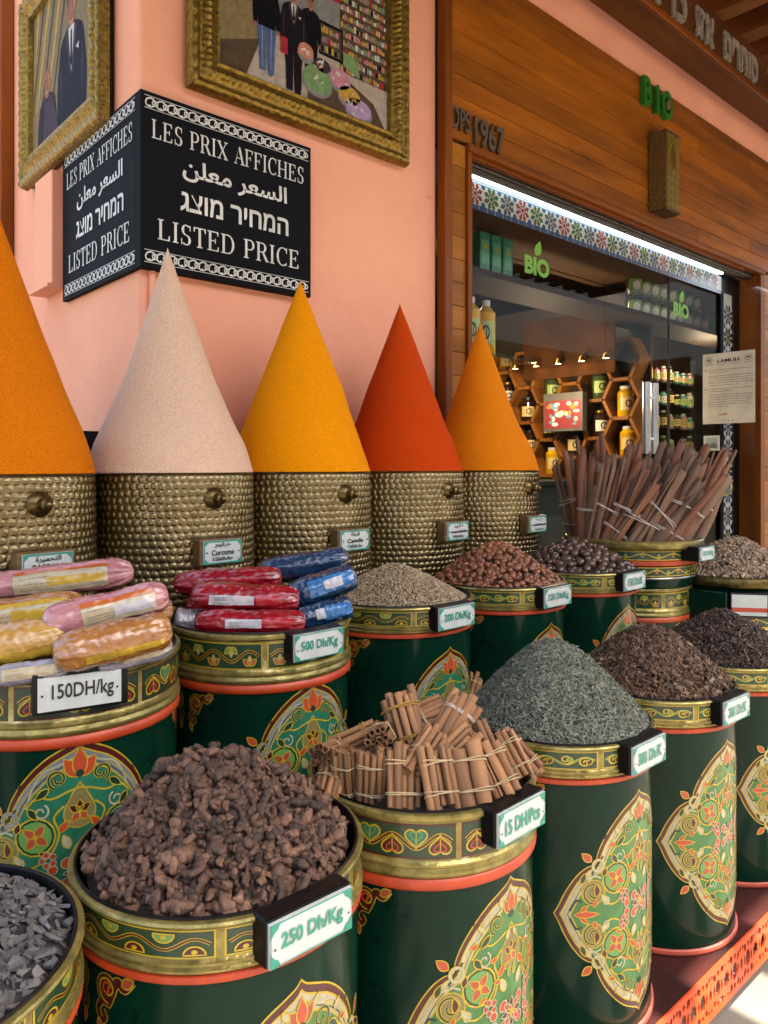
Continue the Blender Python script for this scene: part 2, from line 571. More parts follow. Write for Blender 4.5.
def medallion(kind):
    mb = MB(); S = Cyl(DR, MV)
    band, body = (CRM, GRN) if kind == 'front' else (SIL, TEA)
    X = lambda pts, sx=1, sy=1: [(a * sx * MA, b * sy * MBH) for a, b in pts]
    fill(mb, S, med_outline(), YEL, 0)
    fill(mb, S, med_outline(.0025), RED, 1)
    stroke(mb, S, med_outline(.012), .0025, YEL, 2, True)
    fill(mb, S, med_outline(.013), band, 2)
    stroke(mb, S, med_outline(.0205), .0016, YEL, 3, True)
    stroke(mb, S, med_outline(.025), .0014, DGR, 3, True)
    fill(mb, S, med_outline(.0285), YEL, 3)
    fill(mb, S, med_outline(.031), body, 4)
    A2 = (MA, MBH)

    def E(cx, cy, r, k=1., n=14): return [(cx * MA + r * cos(t), cy * MBH + r * k * sin(t)) for t in [2 * pi * i / n for i in range(n)]]
    for sx in (1, -1):
        for sy in (1, -1):
            mir = lambda pts: [(a * sx, b * sy) for a, b in pts]
            # knot where the two lobes meet
            stroke(mb, S, mir(E(.55, .42, .0105)), .0062, YEL, 7, True)
            stroke(mb, S, mir(E(.55, .42, .0105)), .004, band, 8, True)
            stroke(mb, S, mir([(.50 * MA, .50 * MBH), (.62 * MA, .35 * MBH)]), .0035, DGR, 8)
            # little leaf outside the notch
            outlined(mb, S, mir(leaf(.62 * MA, .46 * MBH, .024, .014, .7)), ORA, 2)
            # scroll by the side tip, a red leaf curling inside it
            outlined(mb, S, mir(E(.60, .19, .0225)), BEI, 5)
            sp = spiral(.60 * MA, .19 * MBH, .021, .006, 1.35, -1.9)
            stroke(mb, S, mir(sp), .0055, YEL, 7); stroke(mb, S, mir(sp), .0028, DGR, 8)
            outlined(mb, S, mir(leaf(.57 * MA, .15 * MBH, .024, .011, 1.5, .002)), RED, 9)
            stroke(mb, S, mir(smooth_poly([(.84 * MA, .03 * MBH), (.78 * MA, .12 * MBH), (.72 * MA, .11 * MBH)])), .004, DGR, 7)
            # scroll under the point
            sp = spiral(.17 * MA, .70 * MBH, .015, .004, 1.2, -1.2)
            stroke(mb, S, mir(sp), .005, YEL, 7); stroke(mb, S, mir(sp), .0028, DGR, 8)
            outlined(mb, S, mir(leaf(.24 * MA, .64 * MBH, .026, .011, -.7)), DGR, 9)
            stroke(mb, S, mir(smooth_poly([(.0, .62 * MBH), (.09 * MA, .6 * MBH), (.22 * MA, .56 * MBH), (.33 * MA, .58 * MBH), (.42 * MA, .5 * MBH)])), .003, YEL, 7)
            outlined(mb, S, mir(leaf(.40 * MA, .50 * MBH, .022, .011, -2.2)), DGR, 9)
            # ring with a four-petal flower
            c = (.345, .29)
            fill(mb, S, mir(E(*c, .0285)), DGR, 5)
            stroke(mb, S, mir(E(*c, .0285)), .0028, YEL, 6, True)
            fill(mb, S, mir(E(*c, .024)), LIM, 6)
            for k in range(4):
                outlined(mb, S, mir(leaf(c[0] * MA, c[1] * MBH, .022, .0125, k * pi / 2 + .6)), PNK, 8 + k * .2, .0016)
            fill(mb, S, mir(E(*c, .004)), YEL, 10)
            # tendrils and leaves filling the field
            stroke(mb, S, mir(smooth_poly([(.12 * MA, .5 * MBH), (.2 * MA, .42 * MBH), (.16 * MA, .3 * MBH), (.22 * MA, .16 * MBH), (.36 * MA, .07 * MBH), (.46 * MA, .08 * MBH)])), .003, YEL, 7)
            outlined(mb, S, mir(leaf(.16 * MA, .31 * MBH, .022, .011, 2.3)), ORA, 9)
            outlined(mb, S, mir(leaf(.22 * MA, .14 * MBH, .02, .010, .4)), RED, 9)
            outlined(mb, S, mir(leaf(.45 * MA, .09 * MBH, .02, .010, .9)), CRM, 9)
            outlined(mb, S, mir(leaf(.08 * MA, .18 * MBH, .024, .013, 1.2)), CRM, 9)
            stroke(mb, S, mir(smooth_poly([(.88 * MA, .02 * MBH), (.8 * MA, .17 * MBH), (.72 * MA, .28 * MBH), (.6 * MA, .33 * MBH), (.52 * MA, .31 * MBH)])), .0028, CRM, 7)
            outlined(mb, S, mir(leaf(.73 * MA, .27 * MBH, .022, .010, 2.0)), DGR, 9)
            outlined(mb, S, mir(leaf(.5 * MA, .32 * MBH, .018, .010, 1.9)), RED, 9)
            stroke(mb, S, mir(spiral(.30 * MA, .47 * MBH, .012, .003, 1.2, 2.)), .0028, CRM, 8)
            stroke(mb, S, mir(spiral(.47 * MA, .10 * MBH, .010, .002, 1.1, .4)), .0026, CRM, 8)
            stroke(mb, S, mir(smooth_poly([(.05 * MA, .84 * MBH), (.16 * MA, .80 * MBH), (.28 * MA, .76 * MBH), (.36 * MA, .66 * MBH), (.40 * MA, .56 * MBH)])), .0024, CRM, 7)
            for q in () if kind == 'back' else ((.30, .68, .7), (.36, .60, -.3), (.10, .80, 1.0), (.13, .27, .2), (.03, .27, 1.5), (.28, .2, -.4), (.60, .06, 1.9), (.06, .55, 2.), (.24, .44, 2.9)):
                outlined(mb, S, mir(leaf(q[0] * MA, q[1] * MBH, .0155, .0078, q[2])), (ORA, PNK, CRM, LIM)[int(q[0] * 100) % 4], 10, .0015)
            for k in range(5):
                outlined(mb, S, mir([(.245 * MA + .0085 * cos(k * 1.257) + a_, .115 * MBH + .0085 * sin(k * 1.257) + b_) for a_, b_ in ell(0, 0, .0048, None, 8)]), (PNK, ORA)[k % 2], 11, .0014, CRM)
            outlined(mb, S, mir(E(.10, .075, .0085)), ORA, 9, .0018, CRM)
            outlined(mb, S, mir(E(.21, .04, .007)), ORA, 9, .0018, CRM)
        # orange bud at the side tip
        m1 = lambda pts: [(a * sx, b) for a, b in pts]
        outlined(mb, S, m1(leaf(.80 * MA, 0, .048, .012, pi)), ORA, 9)
        outlined(mb, S, m1(leaf(.74 * MA, .005, .02, .008, 2.5)), ORA, 10)
        outlined(mb, S, m1(leaf(.74 * MA, -.005, .02, .008, -2.5)), ORA, 10)
    for sy in (1, -1):
        m2 = lambda pts: [(a, b * sy) for a, b in pts]
        # tulip under the point
        tc = ORA if kind == 'front' else P_ORA and ORA
        for a in (.9, pi - .9, pi / 2):
            kt = 1.35 if kind == 'back' else 1.
            outlined(mb, S, m2(leaf(0, .70 * MBH if kind == 'back' else .735 * MBH, (.034 if a == pi / 2 else .028) * kt, .016 * kt, a)), tc if a == pi / 2 else (PNK if kind == 'front' else ORA), 9 + (a == pi / 2) * 1.5)
        fill(mb, S, m2(E(0, .725, .006)), DGR, 12)
        # teardrop with a flower
        td = smooth_poly([(0, .66 * MBH), (.07 * MA, .56 * MBH), (.125 * MA, .44 * MBH), (.09 * MA, .35 * MBH), (0, .32 * MBH)])
        td = td + [(-a, b) for a, b in td[::-1][1:-1]]
        outlined(mb, S, m2(td), BEI, 5)
        for a in (.6, pi / 2, pi - .6, -.9, pi + .9):
            outlined(mb, S, m2(leaf(0, .44 * MBH, .019, .011, a)), RED if a > 0 and a < 3 else PNK, 8, .0015)
    for k in range(8):
        outlined(mb, S, leaf(0, 0, .024, .012, k * pi / 4), ORA if k % 2 else RED, 11 + k * .1, .0018, CRM)
    fill(mb, S, E(0, 0, .006), YEL, 13)
    return mb


def corner_scroll():
    mb = MB(); S = Cyl(DR, 0)
    for sx in (1, -1):
        m = lambda pts: [((.008 + a) * sx, b) for a, b in pts]
        q = spiral(.021, -.024, .003, .0165, 1.35, 2.6)
        tail = smooth_poly([q[-1], (.036, -.012), (.047, -.017), (.058, -.005)], 5)
        stroke(mb, S, m(q + tail[1:]), .0125, YEL, 1); stroke(mb, S, m(q + tail[1:]), .0095, RED, 2)
        stroke(mb, S, m(q[4:]), .0022, YEL, 3)
        outlined(mb, S, m(leaf(.044, -.014, .020, .012, .55)), PNK, 4)
        low = smooth_poly([(.012, -.040), (.004, -.052), (.010, -.064), (.017, -.058), (.012, -.052)], 5)
        stroke(mb, S, m(low), .0095, YEL, 1); stroke(mb, S, m(low), .007, RED, 2)
        outlined(mb, S, m(leaf(.006, -.062, .02, .009, -1.4)), ORA, 4)
        stroke(mb, S, m(spiral(.020, -.024, .0085, .002, 1.1, .4)), .003, ORA, 5)
    return mb


def band_art(kind, kz):
    R = .1885
    mb = MB(); S = Squash(Cyl(R, TOP - (TOP - .4935) * kz), kz)
    H = .043
    half = pi * R
    seps = 6
    L = 2 * half / seps
    for k in range(seps):
        u0 = -half + k * L + L / 2; u1 = u0 + L
        c = (u0 + u1) / 2
        a, b = u0 + .0045, u1 - .0045
        fill(mb, S, rect(a, -.0005, b, H + .0005), YEL if kind != 'heart' else RED, 0)
        fill(mb, S, rect(a + .0024, .002, b - .0024, H - .002), DGR, 1)
        n = 4
        per = (b - a - .012) / 2.5
        x = lambda t: a + .006 + t * (b - a - .012)
        am = .0085
        vine = [(x(i / 40), H / 2 + am * sin(2 * pi * (i / 40) * 2.5)) for i in range(41)]
        stroke(mb, S, vine, .0052, YEL, 3)
        stroke(mb, S, vine, .0030, RED if kind != 'curl' else LIM, 4)
        for i in range(5):
            cx = x((i + .5) / 5 / 1.0)
            ph = 1 if i % 2 else -1            # the vine crests away from the flower
            up = sin(2 * pi * ((i + .5) / 5) * 2.5) < 0
            yb = H - .0055 if up else .0055
            dy = -1 if up else 1
            if kind == 'vine':
                hc = [(cx + .0125 * cos(t), yb + dy * .0135 * sin(t)) for t in [pi * j / 12 for j in range(13)]]
                outlined(mb, S, hc, LIM if up else RED, 5, .0024)
                fill(mb, S, ell(cx, yb + dy * .005, .0035), YEL, 7)
            elif kind == 'curl':
                stroke(mb, S, spiral(cx, yb + dy * .013, .0125, .002, 1.3, dy * pi / 2), .0034, YEL, 5)
                outlined(mb, S, leaf(cx + .004, yb + dy * .006, .017, .010, dy * 1.1), LIM if up else RED, 7, .0018)
            elif kind == 'heart':
                hy = yb + dy * .0105
                outlined(mb, S, heart(cx, hy, .0165, .0125, dy), TEA if up else RED, 5, .0024)
                stroke(mb, S, heart(cx, hy - dy * .002, .009, .0065, dy), .0016, LIM if up else ORA, 7, True)
                stroke(mb, S, [(cx, hy - dy * .004), (cx, hy + dy * .010)], .0014, YEL, 8)
            else:
                for s2 in (-1, 0, 1):
                    outlined(mb, S, leaf(cx, yb + dy * .001, .017, .009, dy * pi / 2 + s2 * .85), (LIM if up else PNK) if s2 else CRM, 5 + abs(s2) * .5, .0018)
    return mb


def plate(txt, style='teal'):
    """The price plate, painted and lettered, facing local -y, centred on its origin."""
    mb = MB()
    w, h = .118, .05
    mb.box((-w / 2, 0, -h / 2), (w / 2, .004, h / 2), 0)
    S = Flat((0, 0, 0), (1, 0, 0), (0, 0, 1), .0003)
    if style == 'teal':
        c = .011
        for sx in (1, -1):
            for sy in (1, -1):
                q = [(sx * w / 2 * .99, sy * h / 2 * .98), (sx * (w / 2 - c * 1.3), sy * h / 2 * .98), (sx * (w / 2 - c * 1.0), sy * (h / 2 - c * .7)), (sx * (w / 2 - c * .5), sy * (h / 2 - c)), (sx * w / 2 * .99, sy * (h / 2 - c * 1.6))]
                fill(mb, S, q, 1, 1)
        stroke(mb, S, rect(-w / 2 + .0012, -h / 2 + .0012, w / 2 - .0012, h / 2 - .0012), .002, 1, 2, True)
        for sx in (1, -1):
            fill(mb, S, ell(sx * (w / 2 - .0065), -.004, .0014), 2, 3)
        if txt: text(mb, S, txt, 0, 0, .088 * min(1, len(txt) / 9 + .08), .023, 1, 4, .03)
    else:
        text(mb, S, txt, .004, 0, .088, .029, 2, 4, .014)
        for sx in (1, -1): fill(mb, S, ell(sx * (w / 2 - .006), -.001, .0018), 2, 3)
    return mb


RING = [(.190, .4535), (.1925, .456), (.193, .4605), (.1925, .4655), (.190, .468)]
TOP = .5505
KZ = {'tall': 1.16, 'short': .72}


def make_drum(kind):
    """kind: which medallion and band; returns prototype mesh data."""
    d = {}
    kz = KZ[kind[2]]; Z = lambda q: [(r, TOP - (TOP - z) * kz) for r, z in q]
    mb = MB()
    mb.lathe([(0, .006), (.184, .006), (DR, .012), (DR, .30), (DR + .0006, .38), (DR, TOP - .096 * kz)], 96)
    d['body'] = (mb, green)
    mb = MB(); mb.lathe([(.180, .0), (.1885, .001), (.1915, .006), (.1905, .012), (.1865, .0145)], 96)
    d['base_ring'] = (mb, salmon)
    mb = MB(); mb.lathe(Z([(.185, .4535)] + RING + [(.185, .4685)]), 96)
    d['orange_ring'] = (mb, orange)
    mb = MB()
    mb.lathe(Z([(.186, .4690), (.1905, .4692), (.1935, .473), (.1935, .4765), (.1905, .480), (.1905, .4815), (.1925, .4835), (.1925, .4865), (.190, .489), (.1885, .491), (.1885, .539), (.190, .5395), (.1935, .5415), (.1945, .545), (.1930, .549), (.189, .5505), (.186, .5505)]), 96)
    d['collar'] = (mb, gold)
    d['band_panel'] = (band_art(kind[1], kz), ART)
    mb = MB()
    mb.lathe([(.181, .46), (.1825, .551), (.184, .5535), (.1865, .5535), (.1872, .551)], 72)
    d['liner'] = (mb, black)
    d['medallion'] = (medallion(kind[0]), ART)
    d['corner_scroll'] = (corner_scroll(), ART)
    return d


PROTO = {}


def drum(kind, loc, rz, label, txt, group, style='teal', meds=(0, 180), mz=0.):
    root = thing('spice_drum', label, 'drum', loc, (0, 0, radians(rz)), group)
    new = kind not in PROTO
    zs = TOP - (TOP - .4525) * KZ[kind[2]]
    if new:
        PROTO[kind] = {}
        for n, (mb, m) in make_drum(kind).items():
            o = mb.build(n, m, root); PROTO[kind][n] = o.data
            if n in ('medallion',): o.rotation_euler.z = radians(meds[0])
            if n == 'corner_scroll': o.rotation_euler.z = radians(meds[0] - 82); o.location.z = zs
            if n == 'medallion': o.location.z = mz
        rest = meds[1:]
    else:
        for n, me in PROTO[kind].items():
            if n in ('medallion', 'corner_scroll'): continue
            link(n, me, root)
        rest = meds
    for a in rest:
        link('medallion', PROTO[kind]['medallion'], root, (0, 0, mz), (0, 0, radians(a)))
        link('corner_scroll', PROTO[kind]['corner_scroll'], root, (0, 0, zs), (0, 0, radians(82 if a else -82)))
    # price holder: a black block on the rim with the plate on its face
    mb = MB()
    if style is None: return root
    if style == 'teal':
        mb.box((-.062, -.2045, .4985), (.062, -.176, .5525))
        h = mb.build('price_holder', black, root, bevel=.003)
        plate(txt, style).build('price_plate', [WHITE, TEAL, INK], h, loc=(0, -.209, .5245))
    else:
        mb.box((-.068, -.206, .498), (.068, -.176, .560))
        h = mb.build('price_holder', black, root, bevel=.002)
        p = plate(txt, style).build('price_plate', [WHITE, TEAL, INK], h, loc=(-.002, -.2105, .529))
    return root


BT = CZ - 1.06          # bench top height
RF = CZ - .51           # front rim
BB = CZ - .32 - DH      # foot of the back row
PB = .66                # foot of the brass pots
fr = {'A': (.130, .915), 'B': (.519, .909), 'C': (.905, .909), 'D': (1.293, .909), 'E': (1.680, .909), 'F': (2.068, .909)}
bk = {'G': (.465, 1.352), 'H': (.872, 1.363), 'I': (1.264, 1.363), 'J': (1.656, 1.363), 'K': (2.045, 1.363)}
FG, BG = 'painted spice drums along the front of the bench', 'painted spice drums on the second step'
drum(('front', 'vine', 'short'), (*fr['A'], BT), 0, 'painted green drum heaped with grey mineral chips at the corner of the bench', '', FG, style=None)
drum(('front', 'vine', 'short'), (*fr['B'], BT), 0, 'painted green drum with 250 Dh/Kg plate, full of knobbly brown roots', '250 Dh/Kg', FG)
drum(('front', 'heart', 'tall'), (*fr['C'], BT), 2, 'painted green drum with 15 DH/Pcs plate, full of cinnamon bundles', '15 DH/Pcs', FG, mz=-.022)
drum(('front', 'curl', 'short'), (*fr['D'], BT), 0, 'painted green drum under the tall cone of grey green dried herb', '300 Dh/K', FG)
drum(('front', 'curl', 'short'), (*fr['E'], BT), -2, 'painted green drum heaped with brown bark flakes', '200 Dh/K', FG)
drum(('front', 'curl', 'short'), (*fr['F'], BT), 0, 'painted green drum heaped with dark cloves and twigs', '200 Dh/K', FG)
drum(('back', 'heart', 'tall'), (*bk['G'], BB), -13, 'painted green drum with grey 150DH/kg plate under pink wrapped packages', '150DH/kg', BG, style='plain')
drum(('back', 'leaf', 'tall'), (*bk['H'], BB), 0, 'painted green drum with 500 Dh/Kg plate under red and blue packages', '500 Dh/Kg', BG)
drum(('back', 'vine', 'short'), (*bk['I'], BB), 0, 'painted green drum with 200 Dh/Kg plate, full of sandy seeds', '200 Dh/Kg', BG)
drum(('back', 'curl', 'short'), (*bk['J'], BB), 0, 'painted green drum with 120 Dh/Kg plate, full of reddish brown nuts', '120 Dh/Kg', BG)
drum(('back', 'curl', 'short'), (*bk['K'], BB), 0, 'painted green drum with 150 Dh/K plate, full of large dark nuts', '150 Dh/K', BG)


# ------------------------------------------------------------------ bench with its pierced apron
def pierced_apron(L, H):
    """An orange sheet with real cut-outs: a 2D curve with holes, turned into a mesh."""
    c = bpy.data.curves.new('apron', 'CURVE'); c.dimensions = '2D'; c.fill_mode = 'BOTH'; c.extrude = .002

    def spl(pts):
        s = c.splines.new('POLY'); s.points.add(len(pts) - 1)
        for p, q in zip(s.points, pts): p.co = (q[0], q[1], 0, 1)
        s.use_cyclic_u = True
    spl([(0, 0), (L, 0), (L, H), (0, H)])
    u = .152
    k = 0
    while (k + 1) * u < L - .02:
        x = .02 + k * u + u / 2; y = H * .5
        spl([(x + (.0155 if i % 2 else .010) * cos(i * pi / 8), y + (.021 if i % 2 else .014) * sin(i * pi / 8)) for i in range(16)])
        for sx in (1, -1):
            spl(ell(x + sx * .0415, y, .0115, .0195, 8))
            spl(ell(x + sx * .0235, y, .0042, .014, 6))
            spl(ell(x + sx * .0585, y, .0040, .013, 6))
            for sy in (1, -1):
                spl(ell(x + sx * .0225, y + sy * .031, .0088, .0112, 5, .5 * sx * sy))
                spl(ell(x + sx * .0415, y + sy * .032, .0055, .0072, 6))
                spl(ell(x + sx * .0575, y + sy * .028, .0062, .0105, 6, -.4 * sx * sy))
                spl(ell(x + sx * .0075, y + sy * .034, .0036, .0055, 5))
                spl(ell(x + sx * .0700, y + sy * .034, .0042, .0075, 5))
        spl(ell(x + u / 2, y, .0065, .013, 8))
        k += 1
    o = bpy.data.objects.new('apron', c); COL.objects.link(o)
    bpy.context.view_layer.update()
    me = bpy.data.meshes.new_from_object(o.evaluated_get(bpy.context.evaluated_depsgraph_get()))
    me.name = 'apron'
    bpy.data.objects.remove(o); bpy.data.curves.remove(c)
    return me


bench = thing('display_bench', 'red stepped metal bench with pierced orange apron under all the drums', 'bench', (0, 0, 0))
redtop = mat('worn_red_paint', '#43150f', .65, col2='#260c09', nscale=9, spec=.25, bump=.15, bscale=30, wear='#2a0f0c', wearamt=.55, wscale=18)
apr = mat('apron_orange', '#d24f1e', .45, col2='#bb3f14', nscale=12, coat=.15, bump=.08, bscale=40, wear='#7d2b16', wearamt=.38, wscale=30)
FE = .703
mb = MB(); mb.box((-.6, FE + .004, BT - .02), (3.6, 1.15, BT)); mb.build('bench_top', redtop, bench)
me = pierced_apron(4.2, .103); me.materials.append(apr)
a = link('apron', me, bench, (-.6, FE + .0016, BT - .0985), (radians(90), 0, 0))
mb = MB(); mb.box((-.6, 1.1502, BT - .02), (3.6, 1.56, BB)); mb.build('middle_step', redtop, bench)
mb = MB(); mb.box((-.6, 1.5602, BT - .02), (3.6, 1.93, PB)); mb.build('upper_step', redtop, bench)
for x in (-.45, .8, 2.0, 3.3):
    mb = MB(); mb.box((x, .74, .0), (x + .04, .78, BT - .021)); mb.build('leg', redtop, bench)


# ------------------------------------------------------------------ heaps
def rotmats(n, rng, tilt=None, nrm=None):
    """n random rotation matrices (uniform) or, with nrm (n,3), spins about the surface normal with some tilt."""
    if nrm is None:
        q = rng.normal(size=(n, 4)); q /= np.linalg.norm(q, axis=1)[:, None]
        w, x, y, z = q.T
        return np.stack([1 - 2 * (y * y + z * z), 2 * (x * y - z * w), 2 * (x * z + y * w), 2 * (x * y + z * w), 1 - 2 * (x * x + z * z), 2 * (y * z - x * w), 2 * (x * z - y * w), 2 * (y * z + x * w), 1 - 2 * (x * x + y * y)], 1).reshape(n, 3, 3)
    zt = nrm + rng.normal(size=(n, 3)) * tilt
    zt /= np.linalg.norm(zt, axis=1)[:, None]
    xr = rng.normal(size=(n, 3)); xr -= (xr * zt).sum(1)[:, None] * zt; xr /= np.linalg.norm(xr, axis=1)[:, None]
    yr = np.cross(zt, xr)
    return np.stack([xr, yr, zt], 2)


class Heap:
    def __init__(s, c, z0, R, H, p=1.25, seed=1, lump=.004, off=(0, 0)):
        s.c, s.z0, s.R, s.H, s.p, s.off = c, z0, R, H, p, off
        s.rng = np.random.default_rng(seed)
        s.ph = s.rng.uniform(0, 6.28, 6); s.lump = lump

    def z(s, x, y):
        ox, oy = s.off
        k = np.clip(1 - np.sqrt(x * x + y * y) / s.R, 0, 1)
        r = np.sqrt((x - ox * k) ** 2 + (y - oy * k) ** 2) / s.R
        r = np.clip(r, 0, 1.2)
        soft = .14
        cone = 1 - (np.sqrt(r * r + soft * soft) - soft) / (sqrt(1 + soft * soft) - soft)
        dome = 1 - r ** 2
        w = np.clip(2 - s.p, 0, 1)
        h = s.H * (cone * w + dome * (1 - w))
        l = s.lump * (np.sin(x * 38 + s.ph[0]) * np.cos(y * 33 + s.ph[1]) + .6 * np.sin(x * 71 + y * 50 + s.ph[2])) * np.clip(1.15 - r, 0, 1)
        return s.z0 + h + l

    def points(s, n):
        r = s.R * np.sqrt(s.rng.uniform(0, 1, n)) * .985; a = s.rng.uniform(0, 2 * pi, n)
        return r * np.cos(a), r * np.sin(a)

    def even(s, d, tries=6000):
        """Blue-noise points at least d apart."""
        pts = []
        g = {}
        for _ in range(tries):
            r = s.R * sqrt(s.rng.uniform()) * .97; a = s.rng.uniform(0, 2 * pi)
            p = (r * cos(a), r * sin(a))
            k = (int(p[0] // d), int(p[1] // d))
            if all((p[0] - q[0]) ** 2 + (p[1] - q[1]) ** 2 > d * d for i in (-1, 0, 1) for j in (-1, 0, 1) for q in g.get((k[0] + i, k[1] + j), [])):
                g.setdefault(k, []).append(p); pts.append(p)
        return np.array([p[0] for p in pts]), np.array([p[1] for p in pts])

    def nrm(s, x, y, e=.002):
        dx = (s.z(x + e, y) - s.z(x - e, y)) / (2 * e); dy = (s.z(x, y + e) - s.z(x, y - e)) / (2 * e)
        n = np.stack([-dx, -dy, np.ones_like(dx)], 1)
        return n / np.linalg.norm(n, axis=1)[:, None]

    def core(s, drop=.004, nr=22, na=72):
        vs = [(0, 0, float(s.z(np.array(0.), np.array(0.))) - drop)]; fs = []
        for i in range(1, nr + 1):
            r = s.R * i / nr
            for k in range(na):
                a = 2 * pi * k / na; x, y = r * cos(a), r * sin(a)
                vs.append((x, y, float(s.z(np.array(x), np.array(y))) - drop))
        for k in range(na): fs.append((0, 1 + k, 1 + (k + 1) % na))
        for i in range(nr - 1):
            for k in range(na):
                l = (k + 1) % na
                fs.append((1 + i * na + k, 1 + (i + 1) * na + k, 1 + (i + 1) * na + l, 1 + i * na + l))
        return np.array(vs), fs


def tri(fs):
    out = []
    for f in fs:
        for i in range(1, len(f) - 1): out.append((f[0], f[i], f[i + 1]))
    return np.array(out)


def mass(name, parts, mats, loc, smooth=False):
    """parts: list of (base verts (k,3), tri faces (m,3), M (n,3,3), T (n,3), material index). One mesh."""
    V, F, MI = [], [], []
    o = 0
    for bv, bf, M, T, mi in parts:
        n, k = len(T), len(bv)
        v = np.einsum('nij,kj->nki', M, bv) + T[:, None, :]
        f = bf[None] + (np.arange(n) * k)[:, None, None] + o
        V.append(v.reshape(-1, 3)); F.append(f.reshape(-1, 3)); MI.append(np.full(n * len(bf), mi))
        o += n * k
    V = np.concatenate(V); F = np.concatenate(F); MI = np.concatenate(MI)
    me = bpy.data.meshes.new(name)
    me.vertices.add(len(V)); me.vertices.foreach_set('co', V.astype(np.float32).ravel())
    me.loops.add(F.size); me.loops.foreach_set('vertex_index', F.astype(np.int32).ravel())
    me.polygons.add(len(F)); me.polygons.foreach_set('loop_start', np.arange(0, F.size, 3, dtype=np.int32))
    for m in mats: me.materials.append(m)
    me.polygons.foreach_set('material_index', MI.astype(np.int32))
    me.polygons.foreach_set('use_smooth', np.full(len(F), smooth))
    me.update(); me.validate()
    return link(name, me, None, loc)


def ico(sub=2):
    bm = bmesh.new(); bmesh.ops.create_icosphere(bm, subdivisions=sub, radius=1)
    v = np.array([tuple(x.co) for x in bm.verts]); bm.verts.index_update()
    f = np.array([[x.index for x in p.verts] for p in bm.faces]); bm.free()
    return v, f


def root_shape(seed):
    """A short knobbly bent root."""
    rng = np.random.default_rng(seed)
    n, seg = 17, 12
    L = rng.uniform(.016, .031); r0 = rng.uniform(.0036, .0058) * (1.15 if L < .021 else .95)
    bend = rng.uniform(-.009, .009); ph = rng.uniform(0, 6, 8)
    mb = MB()
    pts, rad = [], []
    for i in range(n):
        t = i / (n - 1)
        pts.append((L * (t - .5), bend * sin(pi * t) + .002 * sin(7 * t + ph[0]), .002 * sin(9 * t + ph[1])))
        e = min(1, .72 + 3. * min(t, 1 - t))
        rad.append(r0 * e * (1 + .15 * sin(11 * t + ph[2]) + .10 * sin(27 * t + ph[3])) * (1.25 - .5 * t if seed % 2 else 1))
    mb.tube(pts, rad, seg)
    v = np.array(mb.v)
    v[:, 0] += .0022 * np.sin(v[:, 1] * 300 + ph[5]) * (np.abs(v[:, 0]) > L * .42)
    q = v * 1.0
    for f_, a_ in ((260, .0006), (520, .0005), (1000, .0004)):        # lumps, wrinkles, ridges
        w_ = rng.normal(size=(3, 3)) * .55; p_ = rng.uniform(0, 6, 3)
        v = v + a_ * np.sin((q @ w_) * f_ + p_)
    v[:, 1] += .0009 * np.abs(np.sin(q[:, 0] * 420 + ph[4])); v[:, 2] *= rng.uniform(.72, 1.0)
    if seed % 4 == 0:                                    # a side knob
        kv, kf = ico(1)
        k = len(v)
        v = np.concatenate([v, kv * r0 * 1.15 + np.array([L * .18, bend + r0 * .7, .001])])
        f = list(mb.f) + [tuple(int(i) + k for i in q) for q in kf]
    else: f = mb.f
    return v, tri(f)


def chip_shape(seed):
    rng = np.random.default_rng(seed)
    n = rng.integers(4, 7)
    a = np.sort(rng.uniform(0, 2 * pi, n)) + np.arange(n) * .02
    r = rng.uniform(.5, 1.15, n) * rng.uniform(.0055, .0115); asp = rng.uniform(.45, .95)
    th = rng.uniform(.0006, .0016)
    top = np.stack([r * np.cos(a), r * asp * np.sin(a), np.full(n, th) + rng.uniform(-.0008, .0008, n)], 1)
    bot = top * np.array([1.04, 1.04, -1]); 
    v = np.concatenate([top, bot])
    f = [tuple(range(n)), tuple(range(n, 2 * n))[::-1]] + [(i, n + i, n + (i + 1) % n, (i + 1) % n) for i in range(n)]
    return v, tri(f)


def nut_shape(seed, L=.0105, W=.0082):
    rng = np.random.default_rng(seed)
    v, f = ico(2)
    ph = rng.uniform(0, 6, 3)
    v = v * (1 + .05 * np.sin(v[:, 0:1] * 4 + ph[0]) + .04 * np.sin(v[:, 1:2] * 6 + ph[1]))
    v = v * np.array([L, W, W * .93]); v[:, 0] += .15 * v[:, 1]
    return v, f


def blade(L, w, bend):
    x = np.linspace(-L / 2, L / 2, 4)
    z = bend * (1 - (2 * x / L) ** 2)
    ww = w * np.array([.5, 1, .9, .25])
    v = np.concatenate([np.stack([x, ww / 2, z], 1), np.stack([x, -ww / 2, z + w * .2], 1)])
    return v, tri([(i, i + 4, i + 5, i + 1) for i in range(3)])


def flake(L, w, t, seed):
    rng = np.random.default_rng(seed)
    v = np.array([(-1, -1, -1), (1, -1, -1), (1, 1, -1), (-1, 1, -1), (-1, -1, 1), (1, -1, 1), (1, 1, 1), (-1, 1, 1)], float)
    v = v * np.array([L, w, t]) / 2 * rng.uniform(.55, 1.15, (8, 3)); v[:, 2] += .25 * w * np.sin(v[:, 0] / L * 3)
    return v, tri([(0, 3, 2, 1), (4, 5, 6, 7), (0, 1, 5, 4), (1, 2, 6, 5), (2, 3, 7, 6), (3, 0, 4, 7)])


